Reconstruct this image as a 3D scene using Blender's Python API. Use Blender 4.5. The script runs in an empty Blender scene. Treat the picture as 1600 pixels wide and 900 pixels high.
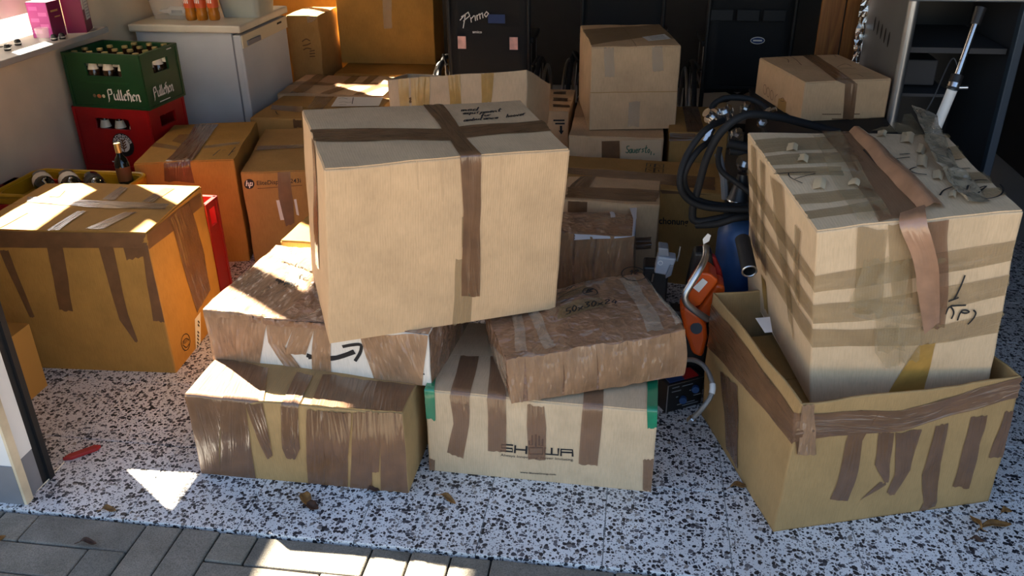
import bpy, bmesh, math, random
from mathutils import Vector, Matrix, noise
random.seed(7)
scene = bpy.context.scene
col = scene.collection
V = Vector

# ------------------------------------------------------------------ camera (calibrated from the floor tiles and box edges)
FPX = 1340.7
CAM = V((0, 0, 1.6))
RC = [V((0.98966813, 0.14303919, -0.00983763)), V((0.05601628, -0.44890455, -0.89182222)), V((-0.13198169, 0.88205697, -0.45227905))]
cd = bpy.data.cameras.new('camera'); cam = bpy.data.objects.new('camera', cd); col.objects.link(cam)
cd.sensor_width = 36; cd.lens = FPX / 1600 * 36; cd.clip_start = .05; cd.clip_end = 300
m3 = Matrix((RC[0], -RC[1], -RC[2])).transposed()
cam.matrix_world = Matrix.Translation(CAM) @ m3.to_4x4()
scene.camera = cam

# ------------------------------------------------------------------ sky, sun, exposure
SUN_EL = math.radians(32.2)
SUN_TRAVEL = V((.82 * math.cos(SUN_EL), -.572 * math.cos(SUN_EL), -math.sin(SUN_EL)))
w = bpy.data.worlds.new('sky'); scene.world = w; w.use_nodes = True
nt = w.node_tree; bg = nt.nodes['Background']
sky = nt.nodes.new('ShaderNodeTexSky'); sky.sky_type = 'NISHITA'; sky.sun_disc = False
sky.sun_elevation = SUN_EL; sky.sun_rotation = math.atan2(-SUN_TRAVEL.x, -SUN_TRAVEL.y)
sky.air_density = 1.0; sky.dust_density = 2.0; sky.ozone_density = 1.0
nt.links.new(sky.outputs[0], bg.inputs[0]); bg.inputs[1].default_value = .30
sd = bpy.data.lights.new('sun', 'SUN'); sd.energy = 62; sd.angle = math.radians(.55); sd.color = (1, .87, .68)
so = bpy.data.objects.new('sun', sd); col.objects.link(so)
so.rotation_euler = SUN_TRAVEL.to_track_quat('-Z', 'Y').to_euler(); so.location = (-4, 4, 5)
scene.view_settings.view_transform = 'Standard'; scene.view_settings.look = 'None'
scene.view_settings.gamma = 1; scene.view_settings.use_curve_mapping = False
scene.view_settings.exposure = 0.40

# ------------------------------------------------------------------ helpers
def proj(p):
    q = p - CAM; z = q.dot(RC[2])
    return (800 + FPX * q.dot(RC[0]) / z, 450 + FPX * q.dot(RC[1]) / z)
def at(x, y, X=None, Y=None, Z=None):            # a measured image point as a point of the garage, on a known plane
    d = RC[0] * ((x - 800) / FPX) + RC[1] * ((y - 450) / FPX) + RC[2]
    t = (X / d.x) if X is not None else (Y / d.y if Y is not None else (Z - 1.6) / d.z)
    return CAM + d * t
base = {}
def tag(o, label=None, cat=None, group=None, kind=None):
    if label: o['label'] = label
    if cat: o['category'] = cat
    if group: o['group'] = group
    if kind: o['kind'] = kind
    return o
def thing(name, label, cat, loc, group=None):
    o = bpy.data.objects.new(name, None); col.objects.link(o); o.location = loc; o.empty_display_size = .05
    base[o.name] = V(loc)
    return tag(o, label, cat, group)
def obj(name, vs, fs, mat, parent=None, smooth=False, uvs=None, origin=None):
    me = bpy.data.meshes.new(name)
    b = base.get(parent.name, V((0, 0, 0))) if parent else (V(origin) if origin is not None else V((0, 0, 0)))
    me.from_pydata([tuple(V(v) - b) for v in vs], [], fs)
    if uvs:
        l = me.uv_layers.new(name='UVMap')
        for p in me.polygons:
            for li, vi in zip(p.loop_indices, p.vertices): l.data[li].uv = uvs[vi]
    if smooth: me.polygons.foreach_set('use_smooth', [True] * len(me.polygons))
    me.materials.append(mat); me.update()
    o = bpy.data.objects.new(name, me); col.objects.link(o)
    if parent: o.parent = parent; base[o.name] = b
    else: o.location = b; base[o.name] = b
    return o
class MB:
    """collects solids that make up one mesh"""
    def __init__(s): s.v = []; s.f = []
    def add(s, vs, fs):
        n = len(s.v); s.v += [V(v) for v in vs]; s.f += [tuple(i + n for i in f) for f in fs]; return s
    def box(s, x0, x1, y0, y1, z0, z1, M=None):
        vs = [V((x, y, z)) for z in (z0, z1) for y in (y0, y1) for x in (x0, x1)]
        if M: vs = [M @ v for v in vs]
        return s.add(vs, [(0, 2, 3, 1), (4, 5, 7, 6), (0, 1, 5, 4), (1, 3, 7, 5), (3, 2, 6, 7), (2, 0, 4, 6)])
    def tube(s, pts, r, n=10, caps=True):
        pts = [V(p) for p in pts]; rs = r if isinstance(r, (list, tuple)) else [r] * len(pts)
        vs = []; fs = []; up = None
        for i, p in enumerate(pts):
            t = (pts[min(i + 1, len(pts) - 1)] - pts[max(i - 1, 0)]).normalized()
            if up is None: up = t.orthogonal().normalized()
            up = (up - t * up.dot(t)).normalized(); b = t.cross(up)
            for k in range(n):
                a = 2 * math.pi * k / n; vs.append(p + (up * math.cos(a) + b * math.sin(a)) * rs[i])
        for i in range(len(pts) - 1):
            for k in range(n): fs.append((i * n + k, i * n + (k + 1) % n, (i + 1) * n + (k + 1) % n, (i + 1) * n + k))
        if caps: fs += [tuple(range(n - 1, -1, -1)), tuple(range((len(pts) - 1) * n, len(pts) * n))]
        return s.add(vs, fs)
    def lathe(s, prof, c=(0, 0, 0), n=16, M=None):
        vs = []; fs = []; c = V(c)
        for r, z in prof:
            for k in range(n):
                a = 2 * math.pi * k / n; v = V((r * math.cos(a), r * math.sin(a), z))
                vs.append((M @ v if M else v) + c)
        m = len(prof)
        for i in range(m - 1):
            for k in range(n): fs.append((i * n + k, i * n + (k + 1) % n, (i + 1) * n + (k + 1) % n, (i + 1) * n + k))
        if prof[0][0] > 1e-5: fs.append(tuple(range(n - 1, -1, -1)))
        if prof[-1][0] > 1e-5: fs.append(tuple(range((m - 1) * n, m * n)))
        return s.add(vs, fs)
    def prism(s, poly, M, depth):
        n = len(poly); vs = [M @ V((x, y, 0)) for x, y in poly] + [M @ V((x, y, depth)) for x, y in poly]
        return s.add(vs, [tuple(range(n - 1, -1, -1)), tuple(range(n, 2 * n))] + [(i, (i + 1) % n, n + (i + 1) % n, n + i) for i in range(n)])
    def build(s, name, mat, parent=None, smooth=False, origin=None, bevel=0):
        o = obj(name, s.v, s.f, mat, parent, False, None, origin)
        if smooth: soft(o)
        if bevel:
            m = o.modifiers.new('bevel', 'BEVEL'); m.width = bevel; m.segments = 2; m.limit_method = 'ANGLE'; m.angle_limit = .6
        return o
def soft(o, ang=40):
    me = o.data; me.polygons.foreach_set('use_smooth', [True] * len(me.polygons)); me.set_sharp_from_angle(angle=math.radians(ang))
def spline(pts, n=8):
    pts = [V(p) for p in pts]; out = []
    for i in range(len(pts) - 1):
        p0, p1, p2, p3 = pts[max(i - 1, 0)], pts[i], pts[i + 1], pts[min(i + 2, len(pts) - 1)]
        for k in range(n):
            t = k / n; out.append(.5 * ((2 * p1) + (p2 - p0) * t + (2 * p0 - 5 * p1 + 4 * p2 - p3) * t * t + (3 * p1 - p0 - 3 * p2 + p3) * t ** 3))
    return out + [pts[-1]]
def copy_tree(o, parent=None):
    c = o.copy(); col.objects.link(c); base[c.name] = base.get(o.name, V((0, 0, 0)))
    if parent: c.parent = parent
    for ch in list(o.children): copy_tree(ch, c)
    return c

# ------------------------------------------------------------------ materials
def nodes(name):
    m = bpy.data.materials.new(name); m.use_nodes = True; nt = m.node_tree
    return m, nt, nt.nodes['Principled BSDF']
def N(nt, t, **k):
    n = nt.nodes.new(t)
    for a, b in k.items():
        if a.startswith('i_'):
            n.inputs[a[2:].replace('_', ' ')].default_value = b
        else: setattr(n, a, b)
    return n
def ramp(nt, fac, stops):
    r = nt.nodes.new('ShaderNodeValToRGB'); nt.links.new(fac, r.inputs[0]); e = r.color_ramp.elements
    while len(e) < len(stops): e.new(.5)
    for el, (p, c) in zip(e, stops): el.position = p; el.color = (*c, 1)
    return r.outputs[0]
def plain(name, c, rough=.5, metal=0, bump=0, bscale=60, var=0, trans=0, alpha=1, ior=1.45, coat=0, spec=.5):
    m, nt, p = nodes(name); p.inputs['Base Color'].default_value = (*c, 1); p.inputs['Roughness'].default_value = rough
    p.inputs['Metallic'].default_value = metal; p.inputs['Transmission Weight'].default_value = trans; p.inputs['Alpha'].default_value = alpha
    p.inputs['IOR'].default_value = ior; p.inputs['Coat Weight'].default_value = coat; p.inputs['Specular IOR Level'].default_value = spec
    if bump or var:
        tc = N(nt, 'ShaderNodeTexCoord'); ns = N(nt, 'ShaderNodeTexNoise', i_Scale=bscale, i_Detail=5.0)
        nt.links.new(tc.outputs['Object'], ns.inputs['Vector'])
        if bump:
            b = N(nt, 'ShaderNodeBump', i_Strength=bump, i_Distance=.004); nt.links.new(ns.outputs[0], b.inputs['Height']); nt.links.new(b.outputs[0], p.inputs['Normal'])
        if var:
            lo = tuple(x * (1 - var) for x in c); hi = tuple(min(1, x * (1 + var)) for x in c)
            n2 = N(nt, 'ShaderNodeTexNoise', i_Scale=bscale * .12, i_Detail=6.0); nt.links.new(tc.outputs['Object'], n2.inputs['Vector'])
            nt.links.new(ramp(nt, n2.outputs[0], [(.3, lo), (.7, hi)]), p.inputs['Base Color'])
    return m
def cardboard(name, c, flute=0.25, wear=.12):
    m, nt, p = nodes(name)
    uv = N(nt, 'ShaderNodeTexCoord'); L = nt.links.new
    wv = N(nt, 'ShaderNodeTexWave', i_Scale=48.0, i_Distortion=.6, i_Detail=1.0); wv.bands_direction = 'X'; L(uv.outputs['UV'], wv.inputs['Vector'])
    big = N(nt, 'ShaderNodeTexNoise', i_Scale=7.0, i_Detail=7.0, i_Roughness=.6); L(uv.outputs['UV'], big.inputs['Vector'])
    mp = N(nt, 'ShaderNodeMapping'); mp.inputs['Scale'].default_value = (260, 30, 1); L(uv.outputs['UV'], mp.inputs[0])
    fib = N(nt, 'ShaderNodeTexNoise', i_Scale=1.0, i_Detail=4.0); L(mp.outputs[0], fib.inputs['Vector'])
    lo = tuple(x * (1 - wear * 1.6) for x in c); hi = tuple(min(1, x * (1 + wear)) for x in c)
    base_c = ramp(nt, big.outputs[0], [(.25, lo), (.55, c), (.8, hi)])
    mx = N(nt, 'ShaderNodeMix', data_type='RGBA', blend_type='MULTIPLY'); mx.inputs[0].default_value = .35
    L(base_c, mx.inputs[6]); L(ramp(nt, fib.outputs[0], [(.3, (.72, .7, .66)), (.6, (1, 1, 1))]), mx.inputs[7])
    L(mx.outputs[2], p.inputs['Base Color']); p.inputs['Roughness'].default_value = .82; p.inputs['Specular IOR Level'].default_value = .25
    ad = N(nt, 'ShaderNodeMath', operation='MULTIPLY_ADD'); L(wv.outputs[1], ad.inputs[0]); ad.inputs[1].default_value = flute; L(big.outputs[0], ad.inputs[2])
    b = N(nt, 'ShaderNodeBump', i_Strength=.35, i_Distance=.0022); L(ad.outputs[0], b.inputs['Height']); L(b.outputs[0], p.inputs['Normal'])
    return m
def tape(name, c, rough=.15, alpha=.86, wr=.6, iso=False, var=.25):
    m, nt, p = nodes(name); L = nt.links.new
    uv = N(nt, 'ShaderNodeTexCoord'); mp = N(nt, 'ShaderNodeMapping')
    mp.inputs['Scale'].default_value = (22, 20, 1) if iso else (34, 3, 1)
    L(uv.outputs['UV'], mp.inputs[0])
    n1 = N(nt, 'ShaderNodeTexNoise', i_Scale=1.0, i_Detail=4.0, i_Distortion=1.2); L(mp.outputs[0], n1.inputs['Vector'])
    n2 = N(nt, 'ShaderNodeTexNoise', i_Scale=14.0, i_Detail=3.0); L(uv.outputs['UV'], n2.inputs['Vector'])
    # creases: ridged noise
    ab = N(nt, 'ShaderNodeMath', operation='SUBTRACT'); L(n1.outputs[0], ab.inputs[0]); ab.inputs[1].default_value = .5
    ab2 = N(nt, 'ShaderNodeMath', operation='ABSOLUTE'); L(ab.outputs[0], ab2.inputs[0])
    b = N(nt, 'ShaderNodeBump', i_Strength=wr, i_Distance=.022, invert=True); L(ab2.outputs[0], b.inputs['Height'])
    if wr >= .9:                                       # crumpled film: faceted creases at two sizes
        m2 = N(nt, 'ShaderNodeMapping'); m2.inputs['Scale'].default_value = (15, 15, 1) if iso else (26, 7, 1); L(uv.outputs['UV'], m2.inputs[0])
        wn = N(nt, 'ShaderNodeTexNoise', i_Scale=1.2, i_Detail=2.0); L(m2.outputs[0], wn.inputs['Vector'])
        mv = N(nt, 'ShaderNodeMix', data_type='VECTOR'); mv.inputs[0].default_value = .45; L(m2.outputs[0], mv.inputs[4]); L(wn.outputs[1], mv.inputs[5])
        v1 = N(nt, 'ShaderNodeTexVoronoi', i_Scale=1.6, i_Detail=1.5); L(mv.outputs[1], v1.inputs['Vector'])
        b2 = N(nt, 'ShaderNodeBump', i_Strength=1.0, i_Distance=.05); L(v1.outputs['Distance'], b2.inputs['Height']); L(b.outputs[0], b2.inputs['Normal']); b = b2
    L(b.outputs[0], p.inputs['Coat Normal']); p.inputs['Coat Weight'].default_value = 1; p.inputs['Coat Roughness'].default_value = rough * .6; p.inputs['Coat IOR'].default_value = 1.6
    bs = N(nt, 'ShaderNodeBump', i_Strength=min(.45, wr * .4), i_Distance=.008, invert=True); L(ab2.outputs[0], bs.inputs['Height']); L(bs.outputs[0], p.inputs['Normal'])
    lo = tuple(x * (1 - var) for x in c); hi = tuple(min(1, x * (1 + var)) for x in c)
    L(ramp(nt, n2.outputs[0], [(.3, lo), (.7, hi)]), p.inputs['Base Color'])
    p.inputs['Roughness'].default_value = .45; p.inputs['Specular IOR Level'].default_value = .4; p.inputs['Alpha'].default_value = alpha
    return m
MAT = {
 'card': cardboard('cardboard_tan', (.64, .42, .235)), 'card_y': cardboard('cardboard_bounce_orange', (.46, .24, .055)),  # second board: tan with orange bounce light put into its colour
 'card_b': cardboard('cardboard_brown', (.42, .235, .075)), 'card_p': cardboard('cardboard_pale', (.67, .485, .30)),
 'card_o': cardboard('cardboard_olive', (.43, .27, .115)), 'card_w': cardboard('cardboard_white', (.78, .70, .60), wear=.05),
 'tape': tape('brown_tape', (.175, .083, .036), alpha=.9), 'tape_l': tape('light_brown_tape', (.22, .10, .047), alpha=.68, wr=.4),
 'tape_s': tape('smooth_brown_tape', (.19, .09, .038), alpha=.84, wr=.22, rough=.3),
 'wrap': tape('crinkled_brown_wrap', (.28, .145, .078), wr=1.0, alpha=1, iso=True, rough=.13), 'wrap_l': tape('light_crinkled_wrap', (.37, .205, .105), wr=1.0, alpha=.85, rough=.17),
 'clear': tape('clear_tape', (.33, .22, .10), alpha=.5, wr=.5), 'clear_c': tape('crumpled_clear_tape', (.46, .34, .18), alpha=.32, wr=1.0, iso=True, rough=.12),
 'gold': tape('golden_tape', (.46, .26, .06), alpha=.92, wr=.2, rough=.35), 'grn_t': tape('green_tape', (.005, .20, .09), alpha=1, wr=.2, rough=.35),
 'shine': tape('glossy_clear_tape', (.55, .45, .33), alpha=.4, wr=.9, iso=True, rough=.1),
 'ink': plain('black_ink', (.012, .011, .012), .6), 'ink_g': plain('green_ink', (.05, .13, .07), .6), 'ink_br': plain('brown_print', (.13, .06, .02), .7),
 'paper': plain('paper', (.75, .72, .68), .7), 'white': plain('white_plastic', (.72, .72, .70), .4), 'print_w': plain('white_print', (.80, .79, .74), .5),
 'black': plain('black_plastic', (.012, .012, .013), .42), 'rubber': plain('black_rubber', (.009, .009, .010), .7, bump=.1), 'fabric_k': plain('black_nylon', (.006, .006, .007), .75, bump=.3, bscale=300),
 'steel': plain('polished_steel', (.62, .62, .62), .22, 1), 'steel_d': plain('grey_steel', (.30, .31, .32), .42, .8, bump=.08, bscale=20, var=.25),
 'alu': plain('satin_aluminium', (.55, .56, .57), .35, 1), 'foil': plain('aluminium_foil', (.7, .7, .7), .25, 1, bump=1.0, bscale=60),
 'red_p': plain('red_crate_plastic', (.36, .006, .008), .38, var=.2), 'green_p': plain('green_crate_plastic', (.008, .055, .016), .38, var=.15),
 'yellow_p': plain('yellow_plastic', (.52, .30, .01), .4, var=.1), 'orange_p': plain('orange_plastic', (.62, .085, .008), .3),
 'red_d': plain('dark_red_plastic', (.30, .012, .01), .4), 'blue_p': plain('blue_plastic', (.02, .06, .17), .4, var=.4, bscale=80),
 'glass_br': plain('brown_glass', (.03, .012, .004), .08, coat=.4), 'glass_k': plain('dark_green_glass', (.006, .009, .006), .07, coat=.4),
 'cap': plain('gold_cap', (.55, .42, .16), .35, .6), 'cap_w': plain('pale_cap', (.75, .70, .55), .4),
 'soda': plain('orange_soda', (.62, .22, .02), .12, trans=.35), 'soda_l': plain('orange_red_label', (.62, .09, .02), .4),
 'clear_p': plain('clear_plastic', (.70, .70, .68), .12, alpha=.22), 'frost': plain('frosted_plastic', (.42, .45, .40), .35, alpha=.8),
 'glass': plain('clear_glass', (.8, .8, .8), .03, alpha=.10), 'purple': plain('magenta_carton', (.38, .03, .26), .45), 'purple_d': plain('plum_carton', (.17, .008, .06), .45), 'purple_l': plain('light_magenta_print', (.52, .09, .40), .45),
 'fridge': plain('white_enamel', (.55, .57, .58), .35, var=.06, bscale=40), 'fridge_t': plain('cream_laminate', (.66, .60, .47), .4, var=.1), 'cream': plain('cream_plastic', (.62, .54, .38), .45),
 'leaf': plain('dry_leaf', (.24, .115, .03), .7, var=.5, bscale=400), 'leaf_d': plain('dark_dry_leaf', (.07, .03, .015), .7, var=.5, bscale=400), 'red_stick': plain('red_wax', (.33, .018, .015), .45),
 'tape_o': tape('opaque_brown_tape', (.36, .19, .105), alpha=1, wr=.3, rough=.25), 'torn': tape('torn_clear_tape', (.33, .26, .17), alpha=.9, wr=1.0, iso=True, rough=.2), 'back': plain('torn_tape_backing', (.55, .43, .27), .5),
 'wood': None, 'pink': plain('pink_reflector', (.72, .42, .38), .3, var=.3, bscale=200), 'navy': plain('navy_badge', (.015, .04, .14), .4), 'grey_p': plain('grey_plastic', (.20, .21, .23), .4),
}
def wood(name, a, b):
    m, nt, p = nodes(name); L = nt.links.new; tc = N(nt, 'ShaderNodeTexCoord'); mp = N(nt, 'ShaderNodeMapping'); mp.inputs['Scale'].default_value = (14, 14, 1.2)
    L(tc.outputs['Object'], mp.inputs[0]); n = N(nt, 'ShaderNodeTexNoise', i_Scale=1.5, i_Detail=6.0, i_Distortion=1.5); L(mp.outputs[0], n.inputs['Vector'])
    L(ramp(nt, n.outputs[0], [(.3, a), (.65, b)]), p.inputs['Base Color']); p.inputs['Roughness'].default_value = .5
    return m
MAT['wood'] = wood('varnished_pine', (.17, .055, .012), (.42, .17, .035))
# ------------------------------------------------------------------ surfaces of the place
def terrazzo():
    m, nt, p = nodes('terrazzo'); L = nt.links.new
    g = N(nt, 'ShaderNodeNewGeometry'); ns = N(nt, 'ShaderNodeTexNoise', i_Scale=60.0, i_Detail=2.0); L(g.outputs['Position'], ns.inputs['Vector'])
    mxv = N(nt, 'ShaderNodeMix', data_type='VECTOR'); mxv.inputs[0].default_value = .010; L(g.outputs['Position'], mxv.inputs[4]); L(ns.outputs[1], mxv.inputs[5])
    def layer(scale, rmax):
        v = N(nt, 'ShaderNodeTexVoronoi', i_Scale=scale); L(mxv.outputs[1], v.inputs['Vector'])
        s = N(nt, 'ShaderNodeSeparateColor'); L(v.outputs['Color'], s.inputs[0])
        r = N(nt, 'ShaderNodeMath', operation='MULTIPLY'); L(s.outputs[0], r.inputs[0]); r.inputs[1].default_value = rmax
        lt = N(nt, 'ShaderNodeMath', operation='LESS_THAN'); L(v.outputs['Distance'], lt.inputs[0]); L(r.outputs[0], lt.inputs[1])
        return lt.outputs[0], s.outputs[1]
    m1, c1 = layer(88, .68); m2, c2 = layer(170, .52)
    big = N(nt, 'ShaderNodeTexNoise', i_Scale=2.2, i_Detail=4.0); L(g.outputs['Position'], big.inputs['Vector'])
    fine = N(nt, 'ShaderNodeTexNoise', i_Scale=420.0, i_Detail=2.0); L(g.outputs['Position'], fine.inputs['Vector'])
    matrix = ramp(nt, fine.outputs[0], [(.35, (.62, .62, .63)), (.62, (.86, .86, .86))])
    chipc = ramp(nt, c1, [(0, (.012, .013, .018)), (.55, (.03, .032, .042)), (.8, (.13, .13, .15)), (1, (.30, .27, .24))])
    chipc2 = ramp(nt, c2, [(0, (.03, .03, .04)), (.6, (.14, .14, .16)), (1, (.42, .40, .37))])
    a = N(nt, 'ShaderNodeMix', data_type='RGBA'); L(m2, a.inputs[0]); L(matrix, a.inputs[6]); L(chipc2, a.inputs[7])
    b = N(nt, 'ShaderNodeMix', data_type='RGBA'); L(m1, b.inputs[0]); L(a.outputs[2], b.inputs[6]); L(chipc, b.inputs[7])
    d = N(nt, 'ShaderNodeMix', data_type='RGBA', blend_type='MULTIPLY'); d.inputs[0].default_value = 1; L(b.outputs[2], d.inputs[6])
    L(ramp(nt, big.outputs[0], [(.3, (.78, .76, .73)), (.6, (1, 1, 1))]), d.inputs[7])
    L(d.outputs[2], p.inputs['Base Color']); p.inputs['Roughness'].default_value = .42
    return m
def stone(name, c1, c2, rough=.85):
    m, nt, p = nodes(name); L = nt.links.new; g = N(nt, 'ShaderNodeNewGeometry'); oi = N(nt, 'ShaderNodeObjectInfo')
    a = N(nt, 'ShaderNodeTexNoise', i_Scale=9.0, i_Detail=8.0, i_Roughness=.7); b = N(nt, 'ShaderNodeTexNoise', i_Scale=260.0, i_Detail=3.0)
    L(g.outputs['Position'], a.inputs['Vector']); L(g.outputs['Position'], b.inputs['Vector'])
    mx = N(nt, 'ShaderNodeMix', data_type='RGBA', blend_type='MULTIPLY'); mx.inputs[0].default_value = 1
    L(ramp(nt, a.outputs[0], [(.3, c1), (.68, c2)]), mx.inputs[6]); L(ramp(nt, b.outputs[0], [(.3, (.6, .6, .6)), (.6, (1, 1, 1))]), mx.inputs[7])
    m2 = N(nt, 'ShaderNodeMix', data_type='RGBA', blend_type='MULTIPLY'); m2.inputs[0].default_value = 1; L(mx.outputs[2], m2.inputs[6])
    L(ramp(nt, oi.outputs['Random'], [(0, (.72, .74, .76)), (.5, (.95, .92, .9)), (1, (1.0, 1.0, .98))]), m2.inputs[7])
    L(m2.outputs[2], p.inputs['Base Color']); p.inputs['Roughness'].default_value = rough
    bp = N(nt, 'ShaderNodeBump', i_Strength=.5, i_Distance=.003); L(b.outputs[0], bp.inputs['Height']); L(bp.outputs[0], p.inputs['Normal'])
    return m
TERR = terrazzo(); PAVE = stone('paver_concrete', (.175, .158, .125), (.32, .29, .24))
PLASTER = plain('plaster', (.76, .62, .44), .9, bump=.25, bscale=30, var=.10); DARKWALL = plain('shade_dark_plaster', (.012, .012, .014), .9, var=.2)  # right wall's near-black colour stands in for the deep shade there
BACK_SHADE = plain('shade_dark_back_wall', (.05, .05, .048), .9, var=.08); CEIL = plain('ceiling_boards', (.10, .085, .065), .8, var=.1)  # back wall: pale in itself, painted near black for the shade
JOINT = plain('cement_joint', (.40, .40, .39), .95); SOIL = plain('dark_joint_sand', (.035, .033, .03), .95, bump=.4)
WHITE = plain('white_paint', (.74, .73, .70), .5, var=.05); GREYP = plain('grey_paint', (.20, .20, .21), .6, var=.1); CREAMP = plain('worn_cream_paint', (.60, .50, .34), .6, var=.3)
GROUND = stone('yard_paving', (.20, .18, .15), (.30, .27, .235))
def struct(name, mb, mat, **k): return tag(mb.build(name, mat, **k), kind='structure')

X0, X1, YF, YB, ZC = -2.62, 2.1, 1.617, 6.6, 2.45       # inner faces of the garage
floor = struct('floor', MB().box(X0 - .3, X1 + .2, YF + .01, YB + .2, -.08, -.004), JOINT)
base[floor.name] = V((0, 0, 0))
T = .3235; proto = None
for r in range(7):
    for k in range(-8, 7):
        x = -.0215 + T * k; y = YF + T * r
        if x + T < X0 or x > X1: continue
        if proto is None:
            mb = MB(); h = T / 2 - .0012; e = .0012
            mb.add([(-h, -h, -.02), (h, -h, -.02), (h, h, -.02), (-h, h, -.02), (-h, -h, -e), (h, -h, -e), (h, h, -e), (-h, h, -e), (-h + e, -h + e, 0), (h - e, -h + e, 0), (h - e, h - e, 0), (-h + e, h - e, 0)],
                   [(0, 1, 5, 4), (1, 2, 6, 5), (2, 3, 7, 6), (3, 0, 4, 7), (4, 5, 9, 8), (5, 6, 10, 9), (6, 7, 11, 10), (7, 4, 8, 11), (8, 9, 10, 11)])
            proto = mb.build('tile', TERR, floor); o = proto
        else:
            o = proto.copy(); col.objects.link(o); o.parent = floor
        o.location = (x + T / 2, y + T / 2, random.uniform(-.0006, .0002))
# pavement in front of the threshold: concrete pavers on a 10.4 cm module
pav = struct('pavement', MB().box(-3.2, 2.6, .55, YF - .002, -.12, -.022), SOIL); base[pav.name] = V((0, 0, 0))
MOD = .1045; taken = set(); pm = {}
def paver(c, r, w, d):
    for i in range(w):
        for j in range(d): taken.add((c + i, r + j))
    if (w, d) not in pm:
        mb = MB(); mb.box(-w * MOD / 2 + .0022, w * MOD / 2 - .0022, -d * MOD / 2 + .0022, d * MOD / 2 - .0022, -.07, 0)
        o = mb.build('paver', PAVE, pav, bevel=.004); pm[(w, d)] = o
    else:
        o = pm[(w, d)].copy(); col.objects.link(o); o.parent = pav
    o.location = (-1.66 + (c + w / 2) * MOD, YF - .004 - (r + d / 2) * MOD, -.004 + random.uniform(-.003, .003)); o.rotation_euler = (random.uniform(-.012, .012), random.uniform(-.012, .012), random.uniform(-.006, .006))
for a in ((0, 0, 1, 1), (1, 0, 3, 1), (4, 0, 1, 2), (5, 0, 1, 2), (6, 0, 1, 1), (7, 0, 3, 1), (10, 0, 1, 1), (11, 0, 1, 1), (12, 0, 1, 1), (13, 0, 3, 1), (16, 0, 1, 2), (0, 1, 3, 1), (3, 1, 1, 1), (6, 1, 3, 1), (9, 1, 2, 1)):
    paver(*a)
rp = random.Random(4)
for r in range(0, 9):
    for c in range(-8, 36):
        if (c, r) in taken: continue
        opts = [(3, 1), (2, 1), (1, 2), (2, 2), (1, 1)]; rp.shuffle(opts)
        for (a, b) in opts:
            if all((c + i, r + j) not in taken for i in range(a) for j in range(b)): paver(c, r, a, b); break
struct('ground', MB().add([(-40, -60, -.03), (45, -60, -.03), (45, .55, -.03), (-40, .55, -.03), (-40, .55, -.03), (-3.2, .55, -.03), (-3.2, 40, -.03), (-40, 40, -.03), (2.6, .55, -.03), (45, .55, -.03), (45, 40, -.03), (2.6, 40, -.03)],
       [(0, 1, 2, 3), (4, 5, 6, 7), (8, 9, 10, 11)]), GROUND)
# walls: left wall with two window openings (reveals 33 cm deep)
W1 = (2.66, 3.93, .875, 1.99); W2 = (5.3, 6.35, 1.15, 2.05); XO = -2.95
mb = MB()
ys = [1.72, W1[0], W1[1], W2[0], W2[1], YB]
mb.box(XO, X0, ys[0], ys[1], 0, ZC); mb.box(XO, X0, ys[2], ys[3], 0, ZC); mb.box(XO, X0, ys[4], ys[5] + .2, 0, ZC)
for W in (W1, W2): mb.box(XO, X0, W[0], W[1], 0, W[2] - .002); mb.box(XO, X0, W[0], W[1], W[3], ZC)
struct('wall_left', mb, PLASTER)
struct('wall_back', MB().box(X0, X1 + .2, YB, YB + .2, 0, ZC), BACK_SHADE)
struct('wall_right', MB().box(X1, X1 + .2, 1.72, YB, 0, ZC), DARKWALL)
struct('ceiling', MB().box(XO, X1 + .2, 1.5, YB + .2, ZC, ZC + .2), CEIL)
mb = MB().box(XO, -1.618, 1.64, 1.72, .13, ZC).box(1.78, X1 + .2, 1.64, 1.72, 0, ZC).box(-1.618, 1.78, 1.64, 1.72, 2.12, ZC)
wf = struct('wall_front', mb, WHITE)
struct('baseboard_front', MB().box(XO, -1.619, 1.636, 1.72, 0, .13), GREYP)
struct('trim_1', MB().box(-1.619, -1.611, 1.637, 1.665, 0, 2.1), CREAMP)
struct('trim_2', MB().box(-1.66, -1.622, 1.721, 1.775, 0, 2.1).box(-1.622, -1.612, 1.745, 1.765, 0, 2.1), MAT['rubber'])
# window sill and windows
sill = struct('trim_3', MB().box(-2.84, -2.53, W1[0] - .03, 3.915, .85, .877), plain('toned_down_sill', (.36, .34, .31), .6, var=.1), bevel=.004)  # sill grey lowered to offset the sun glare on it
def window(n, W, mull, trans, zb):
    fx = -2.88; wn = struct('window_%d' % n, MB().box(fx, fx + .06, W[0], W[1], zb - .085, zb).box(fx, fx + .06, W[0], W[1], W[3] - .06, W[3]).box(fx, fx + .06, W[0], W[0] + .045, zb, W[3] - .06).box(fx, fx + .06, W[1] - .03, W[1], zb, W[3] - .06), WHITE)
    base[wn.name] = V((0, 0, 0))
    m = MB()
    if mull: m.box(fx + .003, fx + .057, mull[0], mull[1], zb, W[3] - .06)
    if trans: m.box(fx + .006, fx + .054, W[0] + .045, mull[0], trans[0], trans[1])
    m.build('mullion', WHITE, wn)
    for a, b in ((W[0] + .045, mull[0]), (mull[1], W[1] - .03)): MB().box(fx + .027, fx + .031, a, b, zb, W[3] - .06).build('pane', PANE, wn)
PANE = plain('window_glass', (1, 1, 1), .0, alpha=.08)
window(1, W1, (3.34, 3.465), (1.275, 1.49), 1.045); window(2, W2, (5.8, 5.86), None, 1.22)
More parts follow.
